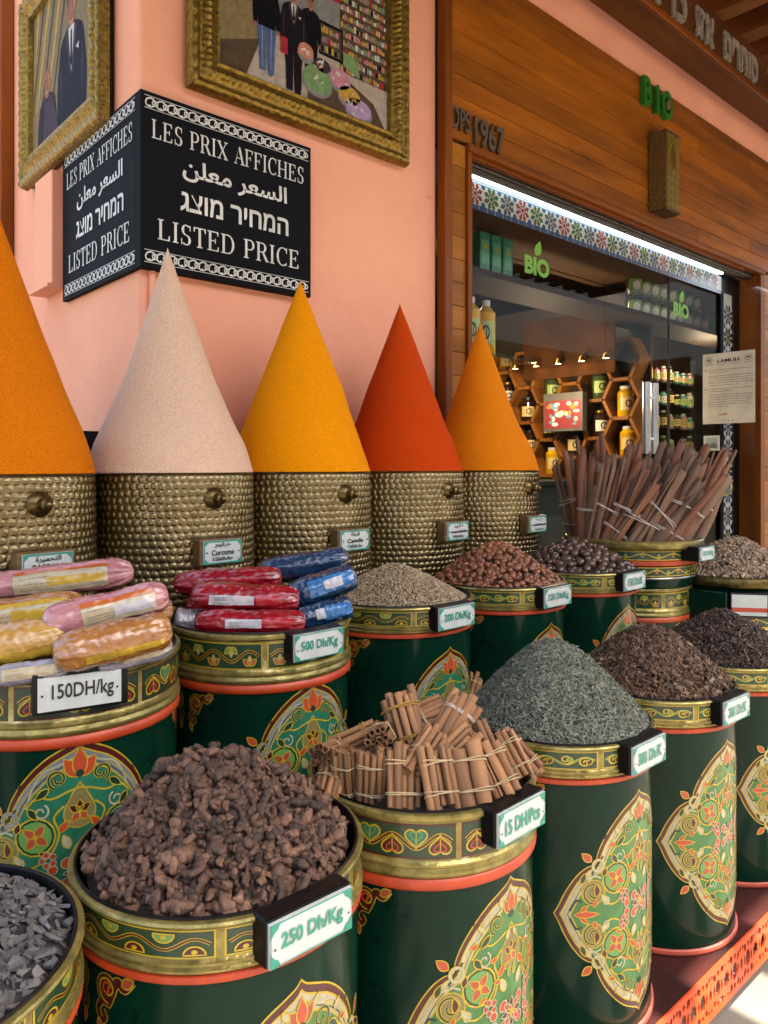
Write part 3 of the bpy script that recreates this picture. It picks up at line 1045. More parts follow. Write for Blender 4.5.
def singles(h, shapes, x, y, tilt, rise, name, label, cat, group, mats, limit, smooth, core_mat, stuff_name, stuff_label, inframe=None, drop=.006, sc=(.85, 1.15), under=None):
    """The pieces that show largest become objects of their own, the others one mass with the heap's core."""
    n = len(x)
    N = h.nrm(x, y); M = rotmats(n, h.rng, tilt, N)
    k = h.rng.uniform(*sc, n); M = M * k[:, None, None]
    T = np.stack([x, y, h.z(x, y)], 1) + N * rise
    sh = h.rng.integers(0, len(shapes), n)
    cx, cy = h.c
    W = T + np.array([cx, cy, 0])
    # how well each piece is seen from the eye
    d = np.array([0, 0, CZ]) - W; D = np.linalg.norm(d, axis=1)
    score = np.maximum((N * d).sum(1) / D + .15, .0) / D
    dep = W[:, 0] * CS + W[:, 1] * SN; lat = W[:, 0] * SN - W[:, 1] * CS
    px = 384 + lat / dep * 748; py = 465 + (CZ - W[:, 2]) / dep * 748
    score[(px < -10) | (px > 778) | (py > 1034)] = -1
    order = np.argsort(-score)
    best = set(int(i) for i in order[:limit] if score[i] > 0.02)
    meshes = []
    for i, (v, f) in enumerate(shapes):
        me = bpy.data.meshes.new(name); me.from_pydata(v.tolist(), [], f.tolist()); me.materials.append(mats[i % len(mats)])
        if smooth: me.polygons.foreach_set('use_smooth', [True] * len(me.polygons))
        meshes.append(me)
    for i in range(n):
        if i not in best: continue
        o = bpy.data.objects.new(name, meshes[sh[i]]); COL.objects.link(o)
        m4 = Matrix(M[i].tolist()).to_4x4(); m4.translation = Vector(W[i].tolist())
        o.matrix_world = m4
        tag(o, label, cat, group)
    parts = []
    cv, cf = h.core(drop)
    parts.append((cv, tri(cf), np.eye(3)[None], np.zeros((1, 3)), 1))
    rest = np.array([i for i in range(n) if i not in best], int)
    for s_, (v, f) in enumerate(shapes):
        ids = rest[sh[rest] == s_] if len(rest) else rest
        mk = s_ % len(mats); mk = mk if mk == 0 else mk + 1
        if len(ids): parts.append((v, f, M[ids], T[ids], mk))
        if under:                                        # loose pieces showing in the gaps
            xu, yu = h.points(under // len(shapes))
            Nu = h.nrm(xu, yu); Mu = rotmats(len(xu), h.rng, .6, Nu)
            parts.append((v, f, Mu, np.stack([xu, yu, h.z(xu, yu)], 1) - Nu * drop * .4, mk))
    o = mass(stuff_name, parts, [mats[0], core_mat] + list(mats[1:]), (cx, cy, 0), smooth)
    tag(o, stuff_label, 'spice heap', None, 'stuff')


def fine(h, specs, name, label, core_mat, mats, drop=.004, smooth=False):
    """A heap of countless small pieces: specs = (shape, count, tilt, rise, material index)."""
    cv, cf = h.core(drop)
    parts = [(cv, tri(cf), np.eye(3)[None], np.zeros((1, 3)), len(mats))]
    for (v, f), n, tilt, rise, mi in specs:
        x, y = h.points(n)
        N = h.nrm(x, y)
        M = rotmats(n, h.rng, tilt, N) * h.rng.uniform(.7, 1.25, n)[:, None, None]
        T = np.stack([x, y, h.z(x, y)], 1) + N * h.rng.uniform(rise[0], rise[1], n)[:, None]
        parts.append((v, f, M, T, mi))
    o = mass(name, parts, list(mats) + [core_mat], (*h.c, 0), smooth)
    tag(o, label, 'spice heap', None, 'stuff')


HR = .180
m_root = mat('root_bark', '#6f503c', .75, col2='#412c21', nscale=210, island=.55, bump=.35, bscale=220, bdist=.003)
m_rootd = mat('root_bark_dark', '#5d4232', .75, col2='#35241c', nscale=210, island=.5, bump=.35, bscale=220, bdist=.003)
m_rootl = mat('root_bark_tan', '#83604a', .75, col2='#503728', nscale=210, island=.4, bump=.35, bscale=220, bdist=.003)
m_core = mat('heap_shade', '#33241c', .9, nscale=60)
h = Heap(fr['B'], RF - .008, .172, .112, 1.5, 3, .004, off=(.0, .03))
x, y = h.even(.0125, 14000)
singles(h, [root_shape(i) for i in range(12)], x, y, .75, .005, 'root_piece', 'knobbly brown root piece lying on the heap in the 250 Dh/Kg drum', 'root', 'root pieces on the heap in the 250 Dh/Kg drum',
        [m_root, m_rootd, m_rootl], 300, True, m_core, 'root_heap', 'loose mass of brown roots filling the 250 Dh/Kg drum', under=900, drop=.007, sc=(.55, 1.4))
m_chip = mat('grey_mineral', '#6f6b69', .6, col2='#504d4b', nscale=40, island=.3, bump=.2, bscale=90)
m_chipc = mat('grey_mineral_core', '#3a3a3e', .9)  # darker grey for the heap's core under the chips
h = Heap(fr['A'], RF - .009, .18, .042, 1.9, 5, .004)
x, y = h.even(.0105, 9000)
singles(h, [chip_shape(i) for i in range(12)], x, y, .3, .002, 'mineral_chip', 'flat angular grey mineral chip lying in the corner drum', 'chip', 'grey mineral chips in the corner drum',
        [m_chip], 300, False, m_chipc, 'mineral_heap', 'loose mass of small grey mineral chips filling the corner drum', under=900, sc=(.55, 1.5))
m_nut = mat('brown_nut', '#8f5836', .45, col2='#6b3d25', nscale=60, island=.32, coat=.15, bump=.15, bscale=120)
h = Heap(bk['J'], CZ - .33, HR, .11, 1.2, 7, .002)
x, y = h.even(.0165)
singles(h, [nut_shape(i) for i in range(6)], x, y, .3, .002, 'small_nut', 'small reddish brown nut lying on the heap in the 120 Dh/Kg drum', 'nut', 'reddish nuts heaped in the 120 Dh/Kg drum',
        [m_nut], 300, True, m_core, 'nut_heap', 'loose mass of small reddish brown nuts filling their drum', under=560, drop=.008)
m_nut2 = mat('dark_nut', '#5f4230', .4, col2='#33221a', nscale=40, island=.5, coat=.25, bump=.15, bscale=80)
h = Heap(bk['K'], CZ - .33, HR, .085, 1.4, 8, .004)
x, y = h.even(.0235)
singles(h, [nut_shape(i + 20, .0155, .0128) for i in range(6)], x, y, .5, .003, 'large_nut', 'large dark brown nut lying on the heap in the 150 Dh/K drum', 'nut', 'large dark nuts heaped in the 150 Dh/K drum',
        [m_nut2], 300, True, m_core, 'large_nut_heap', 'loose mass of large dark nuts filling their drum', under=160, drop=.012)
# sandy seeds
m_seed = mat('sandy_seed', '#b3a07f', .7, col2='#917d60', nscale=40, island=.4)
sv, sf = ico(1)
h = Heap(bk['I'], CZ - .328, HR, .082, 1.1, 9, .001)
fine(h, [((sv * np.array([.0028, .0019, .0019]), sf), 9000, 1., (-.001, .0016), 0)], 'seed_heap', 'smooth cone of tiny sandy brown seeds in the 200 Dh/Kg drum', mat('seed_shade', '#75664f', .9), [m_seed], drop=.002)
# grey green herb
m_herb = mat('dried_herb', '#8c9180', .75, col2='#5d6355', nscale=30, island=.5)
m_herb2 = mat('pale_herb_stalk', '#a3a68f', .75, island=.3)
h = Heap(fr['D'], RF - .006, .184, .158, 1.25, 10, .004, off=(-.012, .0))
fine(h, [(blade(.0105, .0019, .002), 15000, .65, (-.001, .003), 0), (blade(.008, .0026, -.0015), 9000, .7, (-.001, .003), 0), (blade(.014, .0014, .003), 3000, .6, (0, .004), 0), (blade(.014, .0013, .0025), 900, .5, (.001, .005), 1)],
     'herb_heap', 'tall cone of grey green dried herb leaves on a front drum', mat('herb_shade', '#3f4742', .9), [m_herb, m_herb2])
# bark flakes
m_bark = mat('bark_flake', '#66492f', .7, col2='#412d1f', nscale=50, island=.5)
m_bark2 = mat('pale_bark', '#85705c', .7, col2='#6b5846', nscale=50, island=.35)
h = Heap(fr['E'], RF - .006, .181, .13, 1.3, 11, .004)
fine(h, [(flake(.017, .009, .003, 1), 1500, .5, (0, .005), 0), (flake(.012, .008, .004, 2), 1900, .6, (0, .005), 0), (flake(.02, .005, .003, 3), 700, .5, (0, .005), 0), (flake(.013, .008, .003, 4), 380, .5, (.001, .006), 1)],
     'bark_heap', 'heap of mixed brown bark flakes on a front drum', m_core, [m_bark, m_bark2])
m_clove = mat('dark_clove', '#49342a', .65, col2='#2c1e18', nscale=50, island=.45)
h = Heap(fr['F'], RF - .006, .183, .11, 1.35, 12, .003)
fine(h, [(flake(.011, .004, .0035, 5), 4200, .8, (0, .005), 0), (flake(.006, .006, .005, 6), 2400, .8, (0, .004), 0), (flake(.034, .0035, .003, 7), 150, .5, (.001, .006), 1)],
     'clove_heap', 'heap of dark cloves and twigs on a front drum', m_core, [m_clove, m_bark])


# ------------------------------------------------------------------ cinnamon bundles
m_quill = mat('cinnamon_quill', '#a5784f', .75, col2='#6a4527', nscale=26, island=.3, stretch=(1, 1, .12), bump=.4, bscale=90, bdist=.004)
m_tie = mat('rubber_tie', '#c9b58c', .6)
m_tiew = mat('white_tie', '#d8d2c6', .6)
m_tiey = mat('yellow_tie', '#b98d3c', .6)


def quill(L, r, seed):
    """A rolled bark quill: a sheet curled to a double scroll, open at both ends."""
    rng = random.Random(seed)
    mb = MB()
    prof = []
    n = 26
    turns = rng.uniform(1.2, 1.75)
    for i in range(n + 1):
        t = i / n
        a = 2 * pi * turns * t + rng.random() * .02
        rr = r * (1.0 - .42 * t)
        prof.append((rr * cos(a), rr * sin(a)))
    th = .0011
    nz = 5
    vs, fs = [], []
    m = len(prof)
    for k in range(nz):
        z = L * (k / (nz - 1) - .5); s = 1 + .06 * sin(k * 2.1 + seed)
        for x, y in prof: vs.append((x * s, y * s, z))
        for x, y in prof:
            d = sqrt(x * x + y * y); vs.append((x * s * (1 - th / d), y * s * (1 - th / d), z))
    w = 2 * m
    for k in range(nz - 1):
        for i in range(m - 1):
            a = k * w + i
            fs.append((a, a + 1, a + w + 1, a + w))
            b = k * w + m + i
            fs.append((b + 1, b, b + w, b + w + 1))
        fs.append((k * w, k * w + w, k * w + w + m, k * w + m))
        a = k * w + m - 1; fs.append((a, a + m, a + m + w, a + w))
    for i in range(m - 1):
        fs.append((i + 1, i, m + i, m + i + 1))
        a = (nz - 1) * w + i; fs.append((a, a + 1, a + m + 1, a + m))
    mb.add(vs, fs, 0, True)
    return mb


QM = []
for i in range(6):
    q = quill(.086 + .010 * (i % 3), .0058 + .0011 * (i % 3), i).build('quill', m_quill, sharp=50)
    QM.append(q.data); bpy.data.objects.remove(q)


def hull_loop(cs, r):
    pts = []
    for x, y in cs: pts += [(x + r * cos(a), y + r * sin(a)) for a in [2 * pi * k / 10 for k in range(10)]]
    pts = sorted(set(pts))

    def half(ps):
        o = []
        for p in ps:
            while len(o) >= 2 and (o[-1][0] - o[-2][0]) * (p[1] - o[-2][1]) - (o[-1][1] - o[-2][1]) * (p[0] - o[-2][0]) <= 0: o.pop()
            o.append(p)
        return o[:-1]
    return half(pts) + half(pts[::-1])


def bundle(pos, rot, n, tie, label, seed, sc=1.0):
    rng = random.Random(seed)
    root = thing('cinnamon_bundle', label, 'cinnamon bundle', pos, (0, 0, 0), 'cinnamon bundles in the 15 DH/Pcs drum')
    root.rotation_euler = rot.to_euler(); root.scale = (sc,) * 3
    d = .0118
    row = lambda m, y: [((i - (m - 1) / 2) * d, y + .0025 * sin(i * 2.3 + seed)) for i in range(m)]
    lay = {5: row(5, 0) + row(4, d * .9), 6: row(4, 0) + row(5, d * .9) + row(3, d * 1.8), 7: row(3, -d * .87) + row(4, 0) + row(5, d * .87) + row(3, d * 1.74),
           4: [(-.016, 0), (.002, .001), (.018, .002), (-.006, .015), (.012, .015)], 2: [(-.0135, 0), (.0135, 0)]}[n]
    k = {2: 2.3, 4: 1.5}.get(n, 1.)
    for i, (x, y) in enumerate(lay):
        o = link('quill', QM[rng.randrange(6)], root, (x, y - .008, rng.uniform(-.005, .005)), (rng.uniform(-.04, .04), rng.uniform(-.04, .04), rng.uniform(0, 6.28)))
        o.scale = (k, k, rng.uniform(.9, 1.06))
    hl = hull_loop([(x, y - .008) for x, y in lay], .0068 * k)
    for z in ((-.024, .022) if tie != 'one' else (-.006,)):
        mb = MB()
        tl = rng.uniform(-.12, .12)
        mb.tube([(x, y, z + tl * x + .0006 * sin(i * 2)) for i, (x, y) in enumerate(hl)], .0011, 5, closed=True)
        mb.tube([(x * 1.01, y * 1.01, z + .0026 - tl * .6 * x) for x, y in hl], .0010, 5, closed=True)
        mb.build('tie', {'cream': m_tie, 'white': m_tiew, 'yellow': m_tiey, 'one': m_tie}[tie], root)
    return root


# where each bundle lies: (pixel it was measured at, how far it leans from the drum's middle, roll, sticks, tie, what tells it apart)
CX, CY = fr['C']
hC = Heap(fr['C'], RF - .02, HR, .085, 1.5, 20, 0)


def on_heap(px, py, rise):
    o = Vector((0, 0, CZ)); d = eye(px, py, 1) - o
    t = .8
    while t < 1.9:
        p = o + d * t
        r = sqrt((p.x - CX) ** 2 + (p.y - CY) ** 2)
        zz = float(hC.z(np.array(p.x - CX), np.array(p.y - CY))) + rise if r < .2 else -1
        if p.z < zz: break
        t += .002
    return p


Fd = Vector((CS, SN, 0)); Rt = Vector((SN, -CS, 0)); Up = Vector((0, 0, 1))


def axis(a, lean):
    """Stick axis: a = clockwise angle in the picture from upright, lean = tipping away from the eye."""
    v = (Up * cos(lean) + Fd * sin(lean))
    return (v * cos(a) + Rt * sin(a)).normalized()


BUN = [
    (346, 776, -.05, -.05, 7, 'cream', 'open-ended cinnamon bundle at the far left rim with one end facing out', .9),
    (371, 780, .05, .1, 6, 'cream', 'thin-stick cinnamon bundle second along the front row with two cream bands', .9),
    (402, 779, .0, .5, 5, 'cream', 'upright cinnamon bundle with two flat cream bands, third along the front row', 1.),
    (437, 779, -.14, .55, 5, 'cream', 'cinnamon bundle of straight sticks with one low cream band in mid front', 1.),
    (471, 777, -.16, .55, 2, 'cream', 'cinnamon bundle of two thick rolls in the front row', 1.),
    (496, 770, -.4, .6, 4, 'cream', 'slanting cinnamon bundle with wide sheets at the right rim', 1.),
    (510, 757, -.42, .6, 5, 'cream', 'slim slanting cinnamon bundle against the right rim', .92),
    (520, 757, -.7, .7, 4, 'cream', 'half hidden cinnamon bundle at the extreme right of the drum', .85),
    (365, 715, .22, .45, 5, 'yellow', 'cinnamon bundle leaning right at the back left of the drum', 1.05),
    (405, 724, -.28, .5, 7, 'yellow', 'big cinnamon bundle with two yellow bands on top of the heap', 1.15),
    (451, 727, .55, .55, 7, 'white', 'dark cinnamon bundle with two white bands tilted right on the heap', 1.1),
    (482, 716, -.05, .4, 5, 'white', 'upright cinnamon bundle with white bands behind the tilted one', 1.1),
    (503, 723, -.2, .5, 5, 'cream', 'cinnamon bundle with cut ends below, against the herb cone', 1.),
    (381, 736, .1, 1.75, 7, 'one', 'cinnamon bundle seen end-on as round tubes behind the front row', .8),
    (356, 744, 1.15, .2, 5, 'yellow', 'cinnamon bundle lying flat at the left of the heap', .95),
    (334, 754, .5, 1.8, 7, 'one', 'cinnamon bundle with rolled ends poking over the left rim', .85),
    (441, 700, -.5, 1.75, 7, 'yellow', 'cinnamon bundle with open tubes at the very back of the heap', .95),
    (428, 688, .2, 1.8, 7, 'one', 'topmost cinnamon bundle with its tubes pointing at the viewer', .8),
    (424, 716, 1.2, .7, 5, 'one', 'buried cinnamon bundle between the yellow and white banded ones', .9),
    (470, 690, .35, .8, 6, 'cream', 'cinnamon bundle at the back right with tube ends up', .9),
    (456, 752, .8, .78, 5, 'one', 'buried cinnamon bundle under the dark white banded one', .85),
    (330, 776, .2, .9, 6, 'one', 'short cinnamon bundle wedged at the left edge of the drum', .85),
    (425, 753, .6, .9, 6, 'one', 'buried cinnamon bundle in the middle behind the front row', .85),
    (484, 750, -.3, .78, 5, 'one', 'buried cinnamon bundle right of the middle behind the front row', .85),
]
for i, (px, py, a, lean, n, tie, lab, sc) in enumerate(BUN):
    p = on_heap(px, py, .040 if lean >= .8 else .024)
    ax = axis(a, lean)
    xx = Rt - ax * Rt.dot(ax); xx.normalize()
    yy = ax.cross(xx)
    tw = random.Random(i * 7 + 1).uniform(-.45, .45); xx, yy = xx * cos(tw) + yy * sin(tw), yy * cos(tw) - xx * sin(tw)
    M = Matrix((xx, yy, ax)).transposed()
    bundle(p, M.to_quaternion(), n, tie, lab, i, sc * .97)
cv, cf = hC.core(.0)
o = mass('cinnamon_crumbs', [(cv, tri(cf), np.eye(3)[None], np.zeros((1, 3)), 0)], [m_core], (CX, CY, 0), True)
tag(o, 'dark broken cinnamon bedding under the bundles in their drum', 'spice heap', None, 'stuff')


# ------------------------------------------------------------------ hammered brass pots and their powder cones
brass = mat('hammered_brass', '#9f906c', .33, 1., col2='#6b5c3c', nscale=14, wear='#2b2418', wearamt=.5, wscale=26)
brass2 = mat('dark_brass', '#6e5c38', .32, .9, col2='#41351f', nscale=30)
PR, PH = .199, CZ - .018 - PB


def pot_shell():
    nu, nz = 744, 420
    cw, rh = 2 * pi / 72, .0162
    a = np.linspace(0, 2 * pi, nu, endpoint=False)[None, :]
    z = np.linspace(0, PH, nz)[:, None]
    row = np.floor(z / rh)
    best = np.full((nz, nu), -1e9)
    for dr in (-1, 0, 1):
        rr = row + dr
        zc = (rr + .5) * rh
        sh = (rr % 2) * .5
        q = a / cw - sh
        jit = .16 * np.sin(np.round(q) * 12.9898 + rr * 78.233)
        du = (q - np.round(q) + jit) / .43
        dz = (z - zc + .0012 * np.sin(np.round(q) * 4.71 + rr * 2.3)) / (rh * .46)
        best = np.maximum(best, 1 - (np.abs(du) ** 2.2 + np.abs(dz) ** 2.4))
    dome = np.clip(best * 1.7, 0, 1); dome = dome * dome * (3 - 2 * dome)
    h = .0017 * dome + .0006 * np.clip(best, 0, 1)
    edge = np.clip(np.minimum((PH - z) / .012, 1), 0, 1)
    r = PR - .004 + .003 * np.sin(pi * z / PH) + h * edge
    X, Y, Z = r * np.cos(a), r * np.sin(a), z + 0 * a
    V = np.stack([X, Y, Z], 2).reshape(-1, 3)
    i = np.arange(nz - 1)[:, None] * nu; k = np.arange(nu)[None, :]; k2 = (k + 1) % nu
    F = np.stack([i + k, i + k2, i + nu + k2, i + nu + k], 2).reshape(-1, 4)
    me = bpy.data.meshes.new('hammered_shell')
    me.vertices.add(len(V)); me.vertices.foreach_set('co', V.astype(np.float32).ravel())
    me.loops.add(F.size); me.loops.foreach_set('vertex_index', F.astype(np.int32).ravel())
    me.polygons.add(len(F)); me.polygons.foreach_set('loop_start', np.arange(0, F.size, 4, dtype=np.int32))
    me.polygons.foreach_set('use_smooth', np.full(len(F), True))
    me.materials.append(brass); me.update(); me.validate()
    return me


SHELL = pot_shell()
woodblock = mat('label_block', '#8a6a3c', .5, .3, col2='#5e4526', nscale=40)
AR = {'curcuma': '\uFEE1\uFEEE\uFED7\uFEAE\uFEA7', 'cannelle': '\uFE94\uFED3\uFEAE\uFED7', 'paprika': '\uFE93\uFEAE\uFEF4\uFEE4\uFEA4\uFE98\uFEDF\uFE8D', 'mix': '\uFEAA\uFEF3\uFEAE\uFED7 \uFE8D', 'ginger': '\uFEEA\uFEF3\uFEAA\uFEE5'}


def pot_label(lines):
    mb = MB(); w, h = .098, .052
    mb.box((-w / 2, 0, -h / 2), (w / 2, .004, h / 2), 0)
    S = Flat(e=.0003)
    stroke(mb, S, rect(-w / 2 + .002, -h / 2 + .002, w / 2 - .002, h / 2 - .002), .004, 1, 1, True)
    for sx in (1, -1):
        for sy in (1, -1): fill(mb, S, [(sx * w / 2 * .98, sy * h / 2 * .97), (sx * (w / 2 - .016), sy * h / 2 * .97), (sx * w / 2 * .98, sy * (h / 2 - .014))], 1, 2)
        fill(mb, S, ell(sx * (w / 2 - .008), 0, .002), 2, 3)
    y = .015
    for t, ww, hh in lines:
        if t == '~':                                     # worn off print
            x = -ww / 2
            while x < ww / 2:
                k = R_.uniform(.003, .009); fill(mb, S, rect(x, y - hh * .4, x + k, y + hh * R_.uniform(.1, .4)), 2, 4); x += k + .0022
        else: text(mb, S, t, 0, y, ww, hh, 2, 4, .02)
        y -= .0155
    return mb


def pot(s, n, label, lines, phi):
    root = thing('brass_pot', label, 'pot', (s, n, PB), (0, 0, 0), 'hammered brass pots on the top step')
    link('hammered_shell', SHELL, root)
    mb = MB(); mb.lathe([(PR - .006, PH - .006), (PR - .0005, PH - .005), (PR + .0005, PH - .002), (PR - .001, PH), (PR - .012, PH + .0005)], 96)
    mb.build('rim', brass2, root)
    T = lambda z: Matrix.Rotation(radians(phi), 4, 'Z') @ Matrix.Translation((0, -PR + .004, z)) @ Matrix.Rotation(pi / 2, 4, 'X')
    mb = MB(); mb.lathe([(.026, -.004), (.026, .002), (.020, .008), (.012, .012), (.010, .02), (.013, .026), (.012, .033), (.008, .036), (.006, .044), (.002, .047), (0, .047)], 24, M=T(PH - .058))
    mb.build('knob', brass2, root)
    M = Matrix.Rotation(radians(phi), 4, 'Z')
    mb = MB(); mb.box((-.056, -PR - .028, PH - .205), (.056, -PR + .004, PH - .148), M=M)
    blk = mb.build('label_block', woodblock, root, bevel=.002)
    p = pot_label(lines).build('label_plate', [WHITE, TEAL, INK], blk)
    p.location = M @ Vector((0, -PR - .0325, PH - .1765)); p.rotation_euler.z = radians(phi)
    return root


def powder(s, n, H, m, label, seed, lean=(0, 0), belly=0.):
    nu, nz = 128, 90
    rng = np.random.default_rng(seed); ph = rng.uniform(0, 6, 8)
    vs, fs = [], []
    for i in range(nz + 1):
        t = i / nz
        # convex near the foot, straight above, rounded point
        w = 1 - t
        prof = w * (1 + belly * min(1, max(0, (t - .12) / .3))) + .026 * math.exp(-((t - .13) / .12) ** 2) * (1 - math.exp(-t / .03))
        if t > .965: prof = max(0, prof)
        r = (PR - .002) * prof if i < nz else .0004
        for k in range(nu):
            a = 2 * pi * k / nu
            d = 1 + .014 * sin(2 * a + ph[0] + 3 * t) + .010 * sin(3 * a + ph[1] - 7 * t) + .006 * sin(9 * t + ph[2] + a) + .004 * sin(17 * t + 4 * a + ph[5]) + .003 * sin(31 * t - 5 * a + ph[6])
            d = 1 + (d - 1) * min(1, t * 8)
            if i == 0: d += .012 * max(0, sin(5 * a + ph[3]) + sin(11 * a + ph[4]) - .6)     # a little spilt on the rim
            vs.append((r * d * cos(a) + lean[0] * t, r * d * sin(a) + lean[1] * t, H * t))
    for i in range(nz):
        for k in range(nu):
            l = (k + 1) % nu
            fs.append((i * nu + k, i * nu + l, (i + 1) * nu + l, (i + 1) * nu + k))
    mb = MB(); mb.add(vs, fs, 0, True)
    o = mb.build('powder_cone', m, None, (s, n, CZ - .0172), sharp=80)
    return tag(o, label, 'spice cone', 'tall powder cones in the brass pots')


def powmat(name, a, b, w=None):
    return mat(name, a, .95, col2=b, nscale=420, bump=.7, bscale=300, bdist=.004, spec=.1, wear=w, wearamt=.36, wscale=30)


po = [(.448, 1.722), (.846, 1.72), (1.232, 1.72), (1.619, 1.72), (2.009, 1.72)]
pot(*po[0], 'hammered brass pot with paprika plate at the far left under an orange cone', [(AR['paprika'], .05, .013), ('PAPRIKA', .062, .013)], 8)
pot(*po[1], 'hammered brass pot with Curcuma plate under the pale beige cone', [(AR['curcuma'], .04, .013), ('Curcuma', .058, .012), ('120dh/kg', .05, .011)], 2)
pot(*po[2], 'hammered brass pot with Canelle plate under the golden yellow cone', [(AR['cannelle'], .03, .012), ('Canelle', .054, .011), ('120dh/kg', .05, .011)], 2)
pot(*po[3], 'hammered brass pot with a three line plate under the red orange cone', [(AR['mix'], .04, .012), ('~', .066, .009), ('120dh/kg', .05, .010)], 4)
pot(*po[4], 'hammered brass pot at the right end of the row under an orange cone', [(AR['ginger'], .04, .008), ('~', .066, .010), ('~', .04, .006)], 4)
powder(*po[0], .56, powmat('orange_powder', '#d0780c', '#a34c04', '#e58a1c'), 'tall orange powder cone cut off by the left edge of the photo', 1)
powder(*po[1], .55, powmat('beige_powder', '#dcbca2', '#aa8a72', '#b9957d'), 'tall pale beige powder cone in front of the black price sign', 2, (-.012, .0), -.085)
powder(*po[2], .535, powmat('yellow_powder', '#ea9408', '#b56a04', '#f0a825'), 'tall golden yellow powder cone between the beige and red orange ones', 3, (0, 0), .05)
powder(*po[3], .525, powmat('red_powder', '#c4450a', '#8e2703', '#ac350a'), 'tall red orange powder cone, the darkest of the five', 4, (-.003, 0), .02)
powder(*po[4], .515, powmat('orange_powder_pale', '#e08212', '#a9590a', '#e79a30'), 'orange powder cone at the right end beside the shop window', 5, (-.008, 0), -.05)

# ------------------------------------------------------------------ stacked tubs with bark sticks
TS, TN = 2.41, 1.37
drum(('back', 'leaf', 'tall'), (TS, TN, CZ - .405 - DH), 0, 'painted green drum carrying the tub of long bark sticks', '', None, style=None)
tub = thing('stick_tub', 'low painted tub full of long bark sticks stacked on a green drum', 'tub', (TS, TN, CZ - .4038))
mb = MB(); mb.lathe([(.0, .002), (.195, .002), (.205, .03), (.208, .125), (.2, .128)], 96)
mb.build('body', green, tub)
mb = MB(); mb.lathe([(.2, .028), (.208, .03), (.2105, .034), (.208, .038)], 96); mb.build('silver_ring', mat('silver_ring', '#8d9089', .3, .8, col2='#5f625c', nscale=30), tub)
mb = MB(); mb.lathe([(.207, .074), (.2125, .077), (.213, .084), (.2125, .09), (.207, .093)], 96); mb.build('orange_ring', orange, tub)
mb = MB(); mb.lathe([(.207, .124), (.214, .125), (.228, .130), (.232, .136), (.232, .152), (.229, .1555), (.220, .157), (.214, .150), (.212, .13)], 96); mb.build('collar', gold, tub)


def vine_ring(R, z, H, n, c1=LIM, c2=RED):
    mb = MB(); S = Cyl(R, z)
    L = 2 * pi * R
    for k in range(4):
        u0 = -L / 2 + k * L / 4 + .004
        fill(mb, S, rect(u0, 0, u0 + L / 4 - .008, H), YEL, 0)
        fill(mb, S, rect(u0 + .003, .003, u0 + L / 4 - .011, H - .003), DGR, 1)
        w = L / 4 - .02
        stroke(mb, S, [(u0 + .006 + w * i / 48, H / 2 + H * .22 * sin(2 * pi * i / 48 * n / 2)) for i in range(49)], .0035, YEL, 3)
        for i in range(n):
            cx = u0 + .006 + w * (i + .5) / n
            up = i % 2
            yb = H / 2 + (H * .22 if up else -H * .22) * -1
            stroke(mb, S, spiral(cx, yb, H * .24, .001, 1.2, 0 if up else pi), .0028, YEL, 5)
            outlined(mb, S, leaf(cx, yb, H * .42, H * .26, pi / 2 if up else -pi / 2), c1 if up else c2, 7, .0016)
    return mb


vine_ring(.2095, .094, .03, 6).build('vine_band', ART, tub)
vine_ring(.2095, .042, .03, 8, LIM, ORA).build('vine_band', ART, tub)
mb = MB(); mb.box((-.055, -.262, .092), (.055, -.205, .14)); hld = mb.build('price_holder', black, tub, bevel=.003)
p = plate('120 Dh/Kg').build('price_plate', [WHITE, TEAL, INK], hld, loc=(0, -.2665, .116)); p.scale = (.86, 1, .86)

m_stick = mat('bark_stick', '#86674e', .8, wear='#ad937c', wearamt=.46, wscale=30, col2='#4a362c', nscale=22, island=.25, stretch=(1, 1, .1), bump=.5, bscale=70, bdist=.006)
m_stick2 = mat('red_bark_stick', '#8a5836', .72, wear='#6d5a4e', wearamt=.5, wscale=30, col2='#63392a', nscale=22, island=.25, stretch=(1, 1, .1), bump=.5, bscale=70, bdist=.006)


def strip(L, w, seed):
    """A long curled strip of bark, a half pipe with ragged ends."""
    rng = random.Random(seed)
    mb = MB(); nz, na = 9, 9
    span = rng.uniform(1.9, 3.9)
    vs, fs = [], []
    for layer in (0, 1):
        for i in range(nz + 1):
            t = i / nz
            rag = [rng.uniform(-.016, .014) if i in (0, nz) else 0 for _ in range(na)]
            k = 1 + .16 * sin(5 * t + seed) + .07 * sin(14 * t + 2 * seed)
            for j in range(na):
                a = span * (j / (na - 1) - .5) + .25 * sin(3 * t + seed)
                r = w * k * (1 - .15 * j / na) - layer * .0022
                vs.append((r * sin(a) + .004 * sin(4 * t + seed), -r * cos(a) + w * .6, L * t + rag[j]))
    o = (nz + 1) * na
    for i in range(nz):
        for j in range(na - 1):
            a = i * na + j
            fs.append((a, a + 1, a + na + 1, a + na)); b = a + o
            fs.append((b + 1, b, b + na, b + na + 1))
        for j, fl in ((0, 1), (na - 1, 0)):
            a = i * na + j; f = (a, a + na, a + na + o, a + o)
            fs.append(f if fl == 0 else f[::-1])
    for j in range(na - 1):
        fs.append((j + 1, j, j + o, j + 1 + o)); a = nz * na + j; fs.append((a, a + 1, a + 1 + o, a + o))
    mb.add(vs, fs, 0, True)
    return mb


SM = []
for i in range(8):
    s_ = strip(.33 + .03 * (i % 3), .0085 + .0042 * (i % 4), i).build('bark_strip', m_stick2 if i % 3 == 2 else m_stick, sharp=50)
    SM.append(s_.data); bpy.data.objects.remove(s_)
